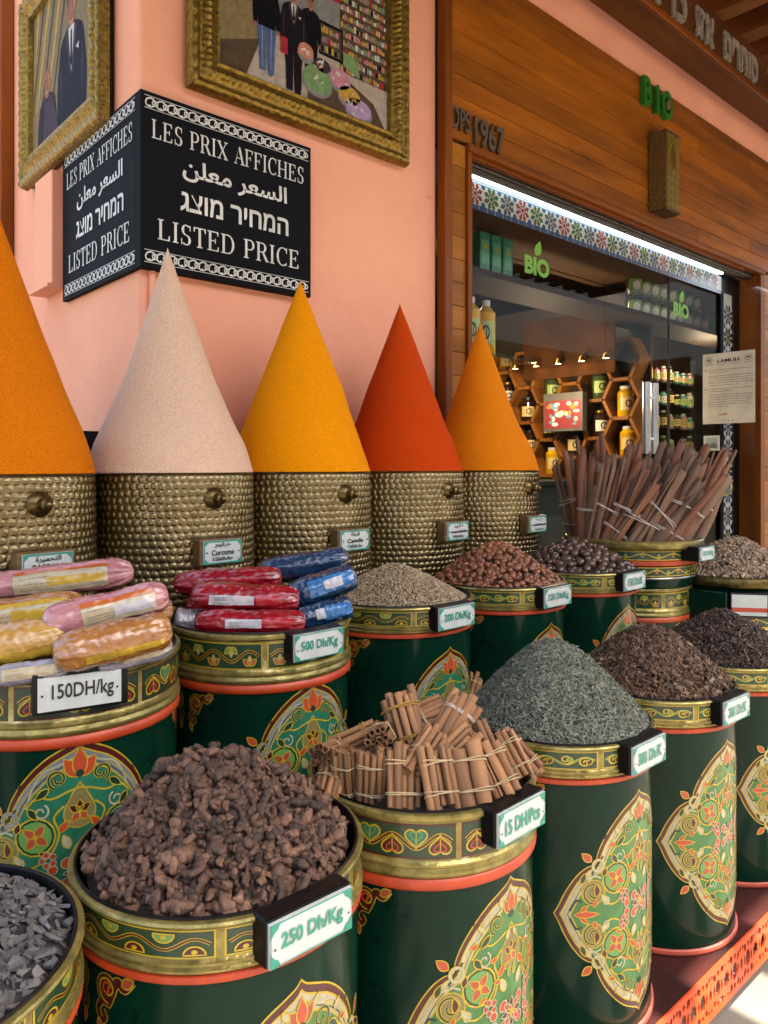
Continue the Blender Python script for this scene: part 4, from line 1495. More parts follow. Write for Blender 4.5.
# foot (angle round the tub, radius) and lean of each bundle: right = along the facade
STK = [
    (-1.75, .20, -.13, -.02, .97, 'greyish upright bark stick bundle at the left edge of the tub', 5),
    (-1.30, .19, .10, -.03, .90, 'bark stick bundle standing second from the tub left edge', 5),
    (-.95, .19, .26, -.02, .93, 'reddish bark stick bundle with pale string leaning a little right, third from left', 5),
    (-.62, .19, .52, .0, .84, 'bark stick bundle with white string left of the middle, slanting over its neighbour', 5),
    (-.38, .195, .78, .0, .88, 'broad bark stick bundle slanting steeply right at the middle of the tub', 6),
    (-.05, .19, .72, .02, .98, 'long slanting bark stick bundle right of the middle with crossed string', 6),
    (.28, .19, .60, .03, 1.0, 'bark stick bundle slanting right with low string below the steel bars', 5),
    (.62, .19, .52, .05, 1.02, 'bark stick bundle slanting right with two strings near the price plate', 5),
    (1.0, .195, .42, .06, 1.05, 'outermost bark stick bundle with white string at the right edge', 5),
    (-2.2, .14, -.08, .05, 1.02, 'rear bark stick bundle showing behind the left edge', 5),
    (-1.3, .08, .10, .05, 1.0, 'rear bark stick bundle with ragged tops left of the middle', 6),
    (-.6, .06, .35, .05, .95, 'rear bark stick bundle behind the broad slanting one', 6),
    (.3, .06, .50, .06, 1.05, 'rear bark stick bundle with dark curled tips', 6),
    (1.1, .12, .40, .08, 1.12, 'tallest bark stick bundle sticking up at the rear right', 5),
    (2.2, .13, .25, .1, 1.0, 'bark stick bundle at the back hidden but for its tips', 5),
    (-2.9, .14, .05, .1, 1.0, 'bark stick bundle at the back left showing only its tops', 5),
    (1.6, .16, .44, .04, 1.0, 'bark stick bundle at the far right rear beside the yellow sticker', 5),
]
for i, (a, r, lx, ly, L, lab, n) in enumerate(STK):
    rng = random.Random(i + 40)
    dirv = Rt * sin(a) - Fd * cos(a)
    foot = Vector((TS, TN, CZ - .308)) + dirv * (r * .88) - Rt * lx * .06
    ax = (Up + Rt * lx + Fd * ly * 1.5).normalized()
    xx = (Rt - ax * Rt.dot(ax)).normalized(); yy = ax.cross(xx)
    M = Matrix((xx, yy, ax)).transposed()
    root = thing('bark_stick_bundle', lab, 'bark bundle', foot, M.to_euler(), 'string tied bark stick bundles in the tall tub')
    pos = []
    n += 2
    for k in range(n):
        x, y = (k - (n - 1) / 2) * .0128 + rng.uniform(-.004, .004), rng.uniform(-.014, .014)
        o = link('bark_strip', SM[rng.randrange(8)], root, (x, y, rng.uniform(-.02, .03)), (rng.uniform(-.05, .05), (k - (n - 1) / 2) * .035 + rng.uniform(-.02, .02), rng.uniform(-1.6, 1.6)))
        o.scale = (1, 1, L * rng.uniform(.84, 1.03))
        pos.append((x, y))
    hl = hull_loop(pos, .0185)
    for z in ((.17,) if i % 3 else (.1, .2)):
        mb = MB(); tl = rng.uniform(-.4, .4)
        mb.tube([(x * 1.05, y * 1.05, z * L + tl * x) for x, y in hl], .0013, 5, closed=True)
        mb.tube([(x * 1.06, y * 1.06, z * L + .004 + tl * .5 * x) for x, y in hl], .0012, 5, closed=True)
        mb.build('string', m_tiew, root)

# ------------------------------------------------------------------ tiered tub with pale chips at the right edge
LS, LN, LZ = 2.67, 1.14, CZ - .375
lt = thing('tiered_tub', 'stack of painted gold and green tubs heaped with pale beige chips at the right edge', 'tub', (LS, LN, LZ - .68))
mb = MB(); mb.lathe([(0, .0), (.186, .0), (.19, .01), (.19, .64), (.18, .65)], 96); mb.build('body', green, lt)
mb = MB(); mb.lathe([(.188, .655), (.204, .652), (.208, .66), (.208, .672), (.204, .682), (.196, .685), (.19, .68), (.188, .66)], 96); mb.build('rim', mat('bronze_rim', '#6b5a33', .35, .85, col2='#423619', nscale=40, bump=.3, bscale=70), lt)
for z0 in (.512, .576):
    mb = MB(); mb.lathe([(.186, z0), (.199, z0 + .002), (.2015, z0 + .006), (.199, z0 + .009), (.199, z0 + .052), (.2015, z0 + .055), (.199, z0 + .06), (.186, z0 + .062)], 96); mb.build('tier', gold, lt)
    vine_ring(.1995, z0 + .012, .037, 5, LIM, RED).build('vine_band', ART, lt)
mb = MB(); mb.lathe([(.186, .44), (.197, .442), (.2, .448), (.197, .452), (.197, .495), (.2, .5), (.197, .507), (.186, .51)], 96); mb.build('tier', gold, lt)
vine_ring(.1975, .455, .037, 6, ORA, RED).build('vine_band', ART, lt)
mb = MB(); M = Matrix.Rotation(radians(-86), 4, 'Z')
mb.box((-.062, -.222, .508), (.062, -.19, .64), M=M); bx = mb.build('latch_box', green, lt, bevel=.004)
mb = MB(); S = Flat((M @ Vector((0, -.222, .548))), M.to_3x3() @ Vector((1, 0, 0)), (0, 0, 1))
fill(mb, S, ell(0, 0, .046, .026, 24), 0, 1); stroke(mb, S, ell(0, 0, .046, .026, 24), .006, 1, 2, True)
for sx in (1, -1): fill(mb, S, ell(sx * .018, 0, .004), 2, 3)
mb.build('oval_plate', [green, black, WHITE], bx)
mb = MB(); M = Matrix.Rotation(radians(-52), 4, 'Z'); mb.box((-.06, -.212, .56), (.06, -.19, .64), M=M); bx2 = mb.build('price_holder', black, lt, bevel=.003)
S = Flat((M @ Vector((0, -.2125, .60))), M.to_3x3() @ Vector((1, 0, 0)), (0, 0, 1)); mb = MB()
fill(mb, S, rect(-.054, -.034, .054, .034), 0, 1); fill(mb, S, rect(-.054, -.022, .054, -.008), 1, 2); mb.build('price_plate', [WHITE, orange], bx2)
m_pale = mat('pale_chip', '#b8a084', .75, col2='#79654f', nscale=60, island=.4)
h = Heap((LS, LN), LZ + .0, .195, .115, 1.3, 31, .005, off=(.02, -.02))
fine(h, [(flake(.013, .009, .006, 21), 2600, .8, (0, .006), 0), (flake(.018, .012, .007, 22), 420, .7, (.001, .006), 0), (flake(.009, .007, .005, 23), 900, .8, (0, .006), 1)],
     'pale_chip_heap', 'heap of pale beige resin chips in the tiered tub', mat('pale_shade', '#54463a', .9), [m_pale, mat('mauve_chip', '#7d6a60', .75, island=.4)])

# ------------------------------------------------------------------ wrapped packages
f_pink = film('pink_film', '#c58a86', '#a8646f', '#dcb7bd')
f_tan = film('tan_film', '#b0783f', '#95602f', '#d9b493')
f_gold = film('gold_film', '#c9a04a', '#a87a34', '#dcc9a0')
f_red = film('red_film', '#a31322', '#7d0c1a', '#d9a3ab')
f_blue = film('blue_film', '#1d3f63', '#132c47', '#8ea6bb')
f_sil = film('silver_film', '#a5a0a8', '#79747f', '#d8d4dc')
L_CRM = mat('label_cream', '#cdbf9e', .3, coat=.6, col2='#b6a684', nscale=50)
L_YEL = mat('label_yellow', '#d6b13c', .3, coat=.6, col2='#bd9a2f', nscale=50)
L_ORA = mat('label_orange', '#cc6a2a', .3, coat=.6)
L_WHI = mat('label_white', '#d5d3d6', .3, coat=.6, col2='#bdbbc2', nscale=40)
L_BLU = mat('label_blue', '#2f7fbf', .3, coat=.6, col2='#286fa9', nscale=40)
L_RED = mat('label_red', '#c4202c', .3, coat=.6)
LM = [L_CRM, L_YEL, L_ORA, L_WHI, L_BLU, L_RED, mat('print_brown', '#5d4a45', .4)]


def package(p0, p1, r, m, lab, label, group, seed, mid=0., name='wrapped_package'):
    """A sausage of spice in crinkled film from p0 to p1; lab = coloured bands of the paper label, as (u0, u1, v0, v1, material)."""
    rng = np.random.default_rng(seed); ph = rng.uniform(0, 6.28, 10)
    a, b = Vector(p0), Vector(p1)
    ax = (b - a); L = ax.length; ax.normalize()
    toeye = (Vector((0, 0, CZ)) - (a + b) / 2); toeye -= ax * toeye.dot(ax); toeye.normalize()
    yy = toeye.cross(ax)
    root = thing(name, label, 'package', (a + b) / 2, Matrix((ax, yy, toeye)).transposed().to_euler(), group)
    nu, nz = 48, 84

    def R(t, an):
        e = 1 - abs(2 * t - 1) ** 7
        e = max(e, 0) ** .42
        k = abs(2 * t - 1)
        w = r * .92 * e * (1 + .05 * sin(7 * t + ph[0]) + .03 * sin(17 * t + ph[1]))
        fold = (.05 + .26 * k ** 3) * sin(9 * an + ph[2] + 5 * t) * .5 + (.02 + .1 * k ** 4) * sin(17 * an + ph[3] - 14 * t)
        fine_ = .012 * sin(40 * t + 5 * an + ph[4]) + .012 * sin(63 * t - 4 * an + ph[5]) + .010 * sin(95 * t + 9 * an)
        return w * (1 + fold * .55 + fine_)

    def pt(t, an, off=0.):
        q = R(t, an) + off
        sag = mid * (4 * t * (1 - t))
        return (L * (t - .5), q * sin(an) * .98, q * cos(an) * .9 + sag)
    vs, fs = [], []
    for i in range(nz + 1):
        for k in range(nu): vs.append(pt(i / nz, 2 * pi * k / nu))
    for i in range(nz):
        for k in range(nu):
            l = (k + 1) % nu; fs.append((i * nu + k, (i + 1) * nu + k, (i + 1) * nu + l, i * nu + l))
    fs.append(tuple(range(nu))); fs.append(tuple(range(nz * nu, (nz + 1) * nu))[::-1])
    mb = MB(); mb.add(vs, fs, 0, True); mb.build('film_wrap', m, root, sharp=70)
    if lab:
        mb = MB(); used = []

        def patch(u0, u1, v0, v1, mi, off):
            n1, n2 = max(2, int((u1 - u0) * 60)), max(2, int((v1 - v0) * 8))
            q = [pt(u0 + (u1 - u0) * i / n1, v0 + (v1 - v0) * j / n2, off) for i in range(n1 + 1) for j in range(n2 + 1)]
            w = n2 + 1
            mb.add(q, [(i * w + j, (i + 1) * w + j, (i + 1) * w + j + 1, i * w + j + 1) for i in range(n1) for j in range(n2)], mi, True)
        for k, (u0, u1, v0, v1, mi) in enumerate(lab): patch(u0, u1, v0, v1, mi, .0011 + .0004 * k)
        # printed lines of small type
        u0, u1, v0, v1, _ = lab[0]
        for row in range(5):
            if rng.uniform() < .3: continue
            v = v0 + (v1 - v0) * (.2 + .14 * row)
            uu = u0 + .04
            while uu < u0 + (u1 - u0) * .4:
                w_ = rng.uniform(.008, .03); patch(uu, uu + w_, v, v + .028, 6, .0034); uu += w_ + .008
        mb.build('paper_label', LM, root)
    return root


GP, GH = 'pink and gold wrapped packages on the 150DH/kg drum', 'red and blue wrapped packages on the 500 Dh/Kg drum'
c, y_, o_, w_, bl, rd = 0, 1, 2, 3, 4, 5
package(eye(-34, 590, 1.36), eye(134, 571, 1.40), .031, f_pink, [(.3, .86, -.75, .55, c), (.5, .84, -.3, .2, y_), (.3, .86, .55, .75, o_)], 'long pink wrapped package topmost at the back of the pile', GP, 1)
package(eye(-60, 622, 1.28), eye(84, 604, 1.34), .031, f_tan, [(.25, .9, -.75, .35, c), (.25, .9, .3, .6, y_), (.5, .85, -.5, .1, y_)], 'wrapped package with yellow and cream label under the topmost one', GP, 2)
package(eye(43, 625, 1.17), eye(169, 594, 1.24), .031, f_pink, [(.3, .88, -.75, .35, c), (.3, .88, .32, .62, o_), (.55, .86, -.5, .05, w_)], 'pink wrapped package with orange striped label across the middle of the pile', GP, 3)
package(eye(-62, 655, 1.13), eye(70, 634, 1.18), .037, f_gold, [(.2, .86, -.95, -.5, y_)], 'golden brown wrapped package with yellow band at the front left of the pile', GP, 4)
package(eye(52, 656, 1.115), eye(172, 628, 1.19), .034, f_tan, [(.25, .9, -.85, -.45, y_)], 'pink ended tan wrapped package lowest at the front of the pile', GP, 5)
package(eye(96, 664, 1.15), eye(172, 644, 1.22), .022, f_sil, [(.3, .9, -.6, .5, c), (.3, .9, .3, .6, y_)], 'silvery wrapped package squeezed under the pile by the rim', GP, 6)
package(eye(-40, 682, 1.10), eye(70, 667, 1.13), .018, f_sil, [(.4, .9, -.5, .5, c)], 'flat pale wrapped package under the golden brown one', GP, 7)
package(eye(110, 616, 1.33), eye(172, 609, 1.40), .026, f_tan, None, 'dark tan wrapped package hidden behind the striped one', GP, 8)
package(eye(-40, 645, 1.26), eye(120, 640, 1.3), .035, f_tan, None, 'brown wrapped package buried in the middle of the pile', GP, 18)
package(eye(173, 584, 1.60), eye(282, 577, 1.60), .029, f_red, [(.35, .8, -.2, .15, rd)], 'red wrapped package lying highest at the back left', GH, 9)
package(eye(190, 596, 1.50), eye(300, 599, 1.50), .031, f_red, [(.2, .6, -.55, .1, w_), (.62, .85, -.55, .2, rd)], 'red wrapped package in the middle of the stack with white label', GH, 10)
package(eye(194, 622, 1.46), eye(306, 622, 1.46), .027, f_red, [(.3, .62, -.5, .2, w_), (.62, .9, -.45, .35, rd)], 'lowest red wrapped package resting on the drum rim', GH, 11)
package(eye(174, 620, 1.50), eye(208, 621, 1.52), .027, f_sil, None, 'silvery wrapped package end poking out left of the red ones', GH, 12)
package(eye(258, 573, 1.67), eye(349, 557, 1.67), .031, f_blue, None, 'dark blue wrapped package highest at the back right', GH, 13)
package(eye(286, 599, 1.57), eye(357, 575, 1.58), .034, f_blue, [(.34, .95, -.5, .6, bl), (.55, .8, -.3, .35, w_)], 'blue wrapped package with light blue and white label', GH, 14)
package(eye(296, 620, 1.53), eye(353, 606, 1.55), .027, f_blue, [(.5, .95, -.6, .5, bl), (.35, .5, -.4, .4, w_)], 'small blue wrapped package lowest at the right rim', GH, 15)
package(eye(185, 607, 1.62), eye(320, 604, 1.64), .034, f_red, None, 'dark red wrapped package buried behind the middle one', GH, 16)
for nm, key in (('G', f_tan), ('H', f_sil)):
    mb = MB(); mb.lathe([(0, 0), (.17, 0), (.178, -.004)], 48)
    o = mb.build('drum_tray', black, None, (*bk[nm], CZ - .345))
    tag(o, 'black tray inside the %s drum carrying the wrapped packages' % ('150DH/kg' if nm == 'G' else '500 Dh/Kg'), 'tray')


# ------------------------------------------------------------------ ground, walls, wood front
pave = mat('paving', '#7d766c', .8, col2='#625b52', nscale=3, bump=.2, bscale=40, bdist=.004, wear='#5d574e', wearamt=.5, wscale=5)
mb = MB(); mb.add([(-150, -150, 0), (150, -150, 0), (150, 150, 0), (-150, 150, 0)], [(0, 1, 2, 3)]); struct(mb.build('ground', pave))
pink = mat('pink_plaster', '#e3a283', .85, col2='#d79478', nscale=1.6, bump=.4, bscale=7, bdist=.02, spec=.2, wear='#c08063', wearamt=.47, wscale=6)
WN, WS, HT = 1.95, .867, 4.2
mb = MB(); mb.box((WS, WN, 0), (2.02, 5.2, HT)); o = mb.build('pillar_wall', pink, bevel=.012)
tag(o, 'salmon pink plastered corner pillar behind the brass pots', 'wall')
mb = MB(); mb.box((2.0205, WN + .004, 3.205), (9, 2.2, HT)); o = mb.build('upper_wall', pink)
tag(o, 'salmon pink wall strip above the wooden panelling', 'wall')
W1 = wood('panel_wood', '#a05a10', '#572e05', 'x', island=.24, coat=.1)
W2 = wood('jamb_wood', '#9a611a', '#6d3f0c', 'x', island=.26, coat=.1)
W3 = wood('trim_wood', '#85460f', '#572a08', 'x', island=.05, coat=.12)
W3z = wood('trim_wood_upright', '#85460f', '#572a08', 'z', island=.05, coat=.12)
OT = CZ + 1.208                 # top of the opening
OL, OR_ = 2.188, 4.93
wf = thing('wooden_shopfront', 'brown varnished plank shopfront panelling around the shop window', 'panelling', (0, 0, 0))
mb = MB(); z = OT + .034; k = 0
while z < 3.2:
    z1 = min(z + .083, 3.205)
    x = 2.066 + (-1.1 if k % 2 else 0)
    for x0, x1 in ((2.066, 4.1 + .7 * (k % 3)), (4.1023 + .7 * (k % 3), 9)):
        mb.box((x0, 1.93, z + .0016), (x1, 1.9495, z1 - .0016))
    z = z1; k += 1
mb.build('panelling', W1, wf, bevel=.0016)
mb = MB(); mb.box((2.0205, 1.951, OT), (9, 1.99, 3.2045)); mb.build('backing', mat('dark_gap', '#170b05', .9), wf)
mb = MB(); mb.box((2.021, 1.905, 0), (2.064, 1.95, 3.205)); mb.build('corner_post', W3z, wf, bevel=.006)
mb = MB(); z = 0
while z < OT: mb.box((2.066, 1.932, z + .001), (OL - .026, 1.99, min(z + .0885, OT + .03) - .001)); z += .0885
mb.build('jamb', W2, wf, bevel=.0016)
mb = MB(); z = 0
while z < OT: mb.box((OR_ + .072, 1.932, z + .001), (9, 1.99, min(z + .0885, OT + .03) - .001)); z += .0885
mb.build('jamb', W2, wf, bevel=.0016)
mb = MB(); mb.box((OL - .0245, 1.918, 0), (OL, 2.07, OT)); mb.build('frame_post', W3z, wf, bevel=.004)
mb = MB(); mb.box((OR_, 1.918, 0), (OR_ + .07, 2.07, OT)); mb.build('frame_post', W3z, wf, bevel=.004)
mb = MB(); mb.box((OL - .0245, 1.912, OT + .001), (OR_ + .07, 2.03, OT + .031)); mb.build('lintel_moulding', W3, wf, bevel=.008)
o = mb = MB()
for k in range(150):                                   # carved bead under the moulding
    x = OL + .01 + k * .0168
    mb.box((x, 1.935, OT - .012), (x + .0125, 1.955, OT + .0005))
mb.build('carved_bead', W3, wf)

met = mat('shutter_metal', '#77716a', .35, .8, col2='#4a4540', nscale=20)
sh = thing('shutter_housing', 'grey metal roller shutter housing above the lit shop window', 'shutter housing', (0, 0, 0))
mb = MB(); mb.box((OL, 1.97, OT - .018), (OR_, 2.02, OT - .0005)); mb.build('casing', met, sh, bevel=.003)
mb = MB()
for k in range(3): mb.tube([(OL, 1.99 + k * .014, OT - .021), (OR_, 1.99 + k * .014, OT - .021)], .005, 8)
mb.build('shutter_edge', mat('shutter_slat', '#4a4038', .4, .6), sh)
led = mat('lit_led', (.75, .93, 1.0), .4, emit=1.9)
mb = MB(); mb.box((OL + .004, 2.026, OT - .030), (4.64, 2.042, OT - .019)); o = mb.build('led_strip', led, bevel=.002)
tag(o, 'bright white light strip along the top of the shop window', 'light strip')


def frieze(L, H, per, upright=False):
    mb = MB(); S = Flat(e=.0004)
    B = 1; cols = [2, 3, 4]
    fill(mb, S, rect(0, 0, L, H), 0, 0)
    fill(mb, S, rect(0, 0, L, H * .17), B, 1)
    fill(mb, S, rect(0, H * .9, L, H), B, 1)
    n = int(L / per)
    for k in range(n):
        cx, cy = (k + .5) * per, H * .54
        c = cols[k % 3]
        r = per * .5
        # white scalloped rosette of star petals in one colour
        fill(mb, S, ell(cx - per / 2, cy + r * .75, r * .26, None, 8), B, 2)
        fill(mb, S, ell(cx - per / 2, cy - r * .75, r * .26, None, 8), B, 2)
        for j in range(8):
            a = j * pi / 4 + pi / 8
            fill(mb, S, leaf(cx + .24 * r * cos(a), cy + .24 * r * sin(a), r * .74, r * .46, a), c, 3)
            a2 = j * pi / 4
            fill(mb, S, leaf(cx + .36 * r * cos(a2), cy + .36 * r * sin(a2), r * .34, r * .18, a2), 5 if k % 3 != 1 else 0, 4)
        fill(mb, S, ell(cx, cy, r * .2, None, 8), c, 5)
        for j in range(2): fill(mb, S, rect(cx + (j - .5) * per * .5 - .0009, 0, cx + (j - .5) * per * .5 + .0009, H * .16), 0, 2)
    return mb


TIL = [mat('tile_white', '#cfd3cf', .25, coat=.4), mat('tile_blue', '#23456b', .25, coat=.4), mat('tile_slate', '#3d5266', .25, coat=.4), mat('tile_red', '#8f3328', .25, coat=.4), mat('tile_green', '#2f5f3a', .25, coat=.4), mat('tile_cream', '#c9bd7d', .25, coat=.4)]
o = frieze(4.655 - OL, .118, .1055).build('tile_frieze', TIL, None, (OL, 2.046, OT - .150))
tag(o, 'band of blue red and green star mosaic tiles under the light strip', 'tile band')
o = frieze(2.30, .155, .14).build('tile_column', [TIL[0], mat('tile_navy', '#131a2b', .25, coat=.4), TIL[2], TIL[2], mat('tile_ink', '#1a2436', .25), TIL[5]], None, (4.83, 2.046, .02), (0, radians(-90), 0))
tag(o, 'upright strip of black and white star mosaic tiles beside the right door post', 'tile strip')
mb = MB(); mb.box((4.66, 2.05, 0), (OR_ - .001, 2.075, OT - .02)); o = mb.build('door_post', mat('dark_metal', '#15161a', .3, .6)); tag(o, 'dark metal door post behind the upright tile strip', 'post')

# glass front
GL = glass('shop_glass', (.95, .95, .94), .012, .13)
for x0, x1, lab in ((OL + .002, 3.36, 'left fixed glass pane of the shop window with a green BIO sticker'), (3.366, 4.02, 'middle glass door pane with the upright steel handle'), (4.026, 4.658, 'narrow right glass pane with the second BIO sticker')):
    mb = MB(); mb.box((x0, 2.062, .02), (x1, 2.07, OT - .152)); o = mb.build('shop_glass', GL); tag(o, lab, 'glass pane', 'glass panes of the shop window')
mb = MB(); mb.box((4.0202, 2.058, .02), (4.0258, 2.074, OT - .152)); o = mb.build('door_seal', mat('seal', '#0a0a0a', .5)); tag(o, 'thin black upright seal between the two right glass panes', 'seal')
steel = mat('steel', '#c9ccce', .25, .7)
hd = thing('pull_bars', 'pair of upright steel pull bars on the middle glass door', 'door handle', (3.74, 2.062, 0))
for x, y in ((-.05, -.045), (.035, -.045)):
    mb = MB(); mb.tube([(x, y, CZ + .06), (x, y, CZ + .44)], .021, 14); mb.build('bar', steel, hd)
for z in (.14, .36):
    mb = MB(); mb.tube([(-.05, -.045, CZ + z), (.035, -.045, CZ + z)], .008, 8); mb.tube([(-.008, -.045, CZ + z), (-.008, 0, CZ + z)], .008, 8); mb.build('bracket', steel, hd)
bio = mat('lime_sticker', '#6fb51e', .5)
for x, z, lab in ((2.79, 2.150, 'lime green BIO sticker with leaf on the left glass pane'), (4.16, 2.140, 'lime green BIO sticker with leaf on the narrow right pane')):
    mb = MB(); S = Flat((0, -.0012, 0))
    text(mb, S, 'BIO', 0, 0, .185, .085, 0, 1, .05)
    for dx, ww in ((-.093, .02), (-.093, .02)): pass
    lf = leaf(-.014, .050, .080, .050, 1.1, -.006)
    fill(mb, S, lf, 0, 1)
    o = mb.build('bio_sticker', [bio], None, (x, 2.0605, z)); tag(o, lab, 'sticker', 'BIO stickers on the glass')

# open glass door leaf carrying the notice
LX = 4.36
mb = MB(); mb.box((LX, 1.18, .03), (LX + .009, 2.046, CZ + 1.0)); o = mb.build('open_glass_door', glass('leaf_glass', (.95, .97, .96), .01, .8)); tag(o, 'clear glass door leaf standing open with the white notice on it', 'glass door')
mb = MB(); mb.box((-.149, 0, -.205), (.149, .0015, .205), 0)
S = Flat(e=.0003)
text(mb, S, 'LAMLIH', 0, .16, .125, .020, 1, 1, .03)
fill(mb, S, rect(-.07, .138, .07, .1395), 1, 1)
for sx in (-1, 1):
    stroke(mb, S, ell(sx * .112, .168, .018, None, 20), .0022, 1, 1, True); text(mb, S, 'M', sx * .112, .168, .016, .013, 1, 1, .02)
    fill(mb, S, rect(sx * .112 - .022, .140, sx * .112 + .022, .142), 1, 1)
rr = random.Random(3)
yy = .108
for para, n in ((0, 2), (1, 5), (0, 2), (1, 6)):
    if not para: fill(mb, S, ell(-.13, yy, .005, .004, 8), 1, 1)
    for i in range(n):
        x = -.112; xe = .125 if i < n - 1 else rr.uniform(-.06, .06)
        while x < xe:
            w = rr.uniform(.008, .026); fill(mb, S, rect(x, yy - .0016, min(x + w, xe + .01), yy + .0016), 2, 1); x += w + .003
        yy -= .0135
    yy -= .008
text(mb, S, 'Lamlih', -.028, -.150, .046, .013, 3, 1, .01)
for k in range(3): fill(mb, S, ell(-.022 + k * .024, -.188, .0035, None, 8), 1, 1)
o = mb.build('notice', [mat('paper', '#d8d3c6', .7), INK, mat('print_grey', '#6b6a66', .7), mat('print_red', '#b03a30', .6)], None, (LX - .0025, 1.8755, CZ + .445), (0, 0, radians(-90)))
tag(o, 'white printed notice taped to the open glass door', 'notice')
mb = MB(); mb.box((-.047, 0, -.044), (.047, .0015, .044), 0); fill(mb, Flat(), rect(-.034, -.03, .034, .032), 1, 1); fill(mb, Flat(), [(-.034, -.03), (.034, -.03), (.034, -.008), (.01, .004), (-.012, -.01), (-.034, .002)], 2, 2)
o = mb.build('square_sticker', [WHITE, mat('sticker_grey', '#8d9a98', .5), mat('sticker_dark', '#5a6665', .5)], None, (LX - .0025, 1.972, CZ + .128), (0, 0, radians(-90))); tag(o, 'small square white sticker below the notice', 'sticker')
mb = MB(); S = Flat(); stroke(mb, S, ell(0, 0, .052, None, 32), .008, 0, 1, True)
stroke(mb, S, smooth_poly([(-.02, -.025), (.0, .0), (-.012, .02), (.012, .028), (.022, -.02)]), .005, 0, 1)
o = mb.build('round_sticker', [mat('yellow_sticker', '#c9c321', .5)], None, (LX - .0015, 1.905, CZ - .125), (0, 0, radians(-90))); tag(o, 'yellow ring sticker low on the open glass door', 'sticker')

# lettering and lamp on the panelling
rust = mat('weathered_letters', '#6f5f4d', .55, .5, col2='#4a3a2b', nscale=30)
mb = MB(); S = Flat(); text(mb, S, 'DPS', .092, .014, .105, .085, 0, 1, .015, .012); text(mb, S, '1967', .262, 0, .18, .112, 0, 1, .02, .012)
o = mb.build('metal_lettering', rust, None, (2.028, 1.9285, CZ + 1.30)); tag(o, 'weathered metal lettering DPS 1967 above the window corner', 'lettering')
gre = mat('green_letters', '#0e7a22', .35, coat=.4)
mb = MB(); S = Flat(); text(mb, S, 'B', -.1, .005, .075, .145, 0, 1, .03, .025); text(mb, S, 'i', .0, 0, .032, .145, 0, 1, .04, .025); text(mb, S, 'O', .1, 0, .11, .15, 0, 1, .03, .025)
fill(mb, Flat(), leaf(.09, -.03, .07, .045, 1.2), 1, 70)
o = mb.build('green_lettering', [gre, mat('letter_leaf', '#6e5a38', .5)], None, (3.60, 1.9285, CZ + 1.872)); tag(o, 'dark green raised BIO letters on the panelling over the lamp', 'lettering')

lm = mat('pierced_brass', '#7d5c28', .4, .75, col2='#3a2810', nscale=120, bump=.9, bscale=170, bdist=.006, voronoi=1)
lp = thing('wall_lamp', 'pierced brass box lamp mounted on the wooden panelling', 'wall lamp', (3.64, 1.93, CZ + 1.292))
mb = MB(); vs = [(-.10, -.003, 0), (-.07, -.085, 0), (.07, -.085, 0), (.10, -.003, 0), (-.10, -.003, .42), (-.07, -.085, .42), (.07, -.085, .42), (.10, -.003, .42)]
mb.add([(x, y, z * .95) for x, y, z in vs], [(0, 3, 2, 1), (4, 5, 6, 7), (0, 1, 5, 4), (1, 2, 6, 5), (2, 3, 7, 6), (3, 0, 4, 7)]); mb.build('body', lm, lp, bevel=.004)
mb = MB(); S = Flat((0, -.0865, .27), (1, 0, 0), (0, 0, 1)); fill(mb, S, leaf(.0, -.07, .15, .075, pi / 2), 0, 1); mb.build('window', mat('brass_panel', '#8d6c2c', .35, .8), lp)
mb = MB(); S = Flat((0, -.0862, 0), (1, 0, 0), (0, 0, 1))
for r in range(9):
    for q in range(3):
        cx, cy = (q - 1) * .042, .03 + r * .042
        if r in (5, 6, 7) and q == 1: continue
        stroke(mb, S, ell(cx, cy, .017, .019, 8), .003, 0, 1, True); stroke(mb, S, ell(cx, cy, .008, None, 6), .003, 0, 1, True)
stroke(mb, S, leaf(0, .20, .16, .08, pi / 2), .005, 0, 2, True)
mb.build('fretwork', P_GOLD, lp)
for z in (0, .392):
    mb = MB(); mb.box((-.076, -.089, z - .004), (.076, -.002, z + .006)); mb.build('rim', brass2, lp, bevel=.002)

# ------------------------------------------------------------------ awning with its lettered beam
AWd = wood('awning_wood', '#623718', '#3d200e', 'x', island=.15, coat=.1)
AWy = wood('rafter_wood', '#6a3d1a', '#3f220e', 'y', island=.15, coat=.1)
BH = CZ + 2.05
aw = thing('wooden_awning', 'dark timber awning over the stall with silver lettering on its beam', 'awning', (0, 0, 0))
mb = MB(); mb.box((-4, 1.70, BH), (9, 1.85, BH + .25)); mb.build('beam', AWd, aw, bevel=.006)
mb = MB(); mb.box((-4, 1.682, BH - .004), (9, 1.6985, BH + .028)); mb.build('beam_trim', W3, aw, bevel=.006)
mb = MB()
for i in range(44):
    x = -4 + i * .3; mb.box((x, -1.6, BH + .2505), (x + .11, 1.85, BH + .37))  # tails past the boards are shaped to cast dark bands on the ground
mb.build('rafters', AWy, aw, bevel=.004)
mb = MB()
for i in range(16): mb.box((-4, -1.0 + i * .18, BH + .3705 + .004 * (i % 2)), (9, -1.0 + (i + 1) * .18 + .01, BH + .392 + .004 * (i % 2)))
mb.build('boards', AWd, aw)
S = Flat((0, 1.6995, BH + .12)); sil = mat('silver_letters', '#cfc6b6', .4, .5, col2='#8f867a', nscale=50)
for wd, x, w, hh_ in (('וכ', 3.40, .14, .15), ('תא', 3.665, .19, .145), ('םירחוס', 4.09, .42, .14), ('ןו', 4.52, .14, .17), ('ינא', 3.12, .2, .14)):
    mb = MB(); text(mb, S, wd, x, 0, w, hh_, 0, 1, .03, .012); mb.build('word', sil, aw)

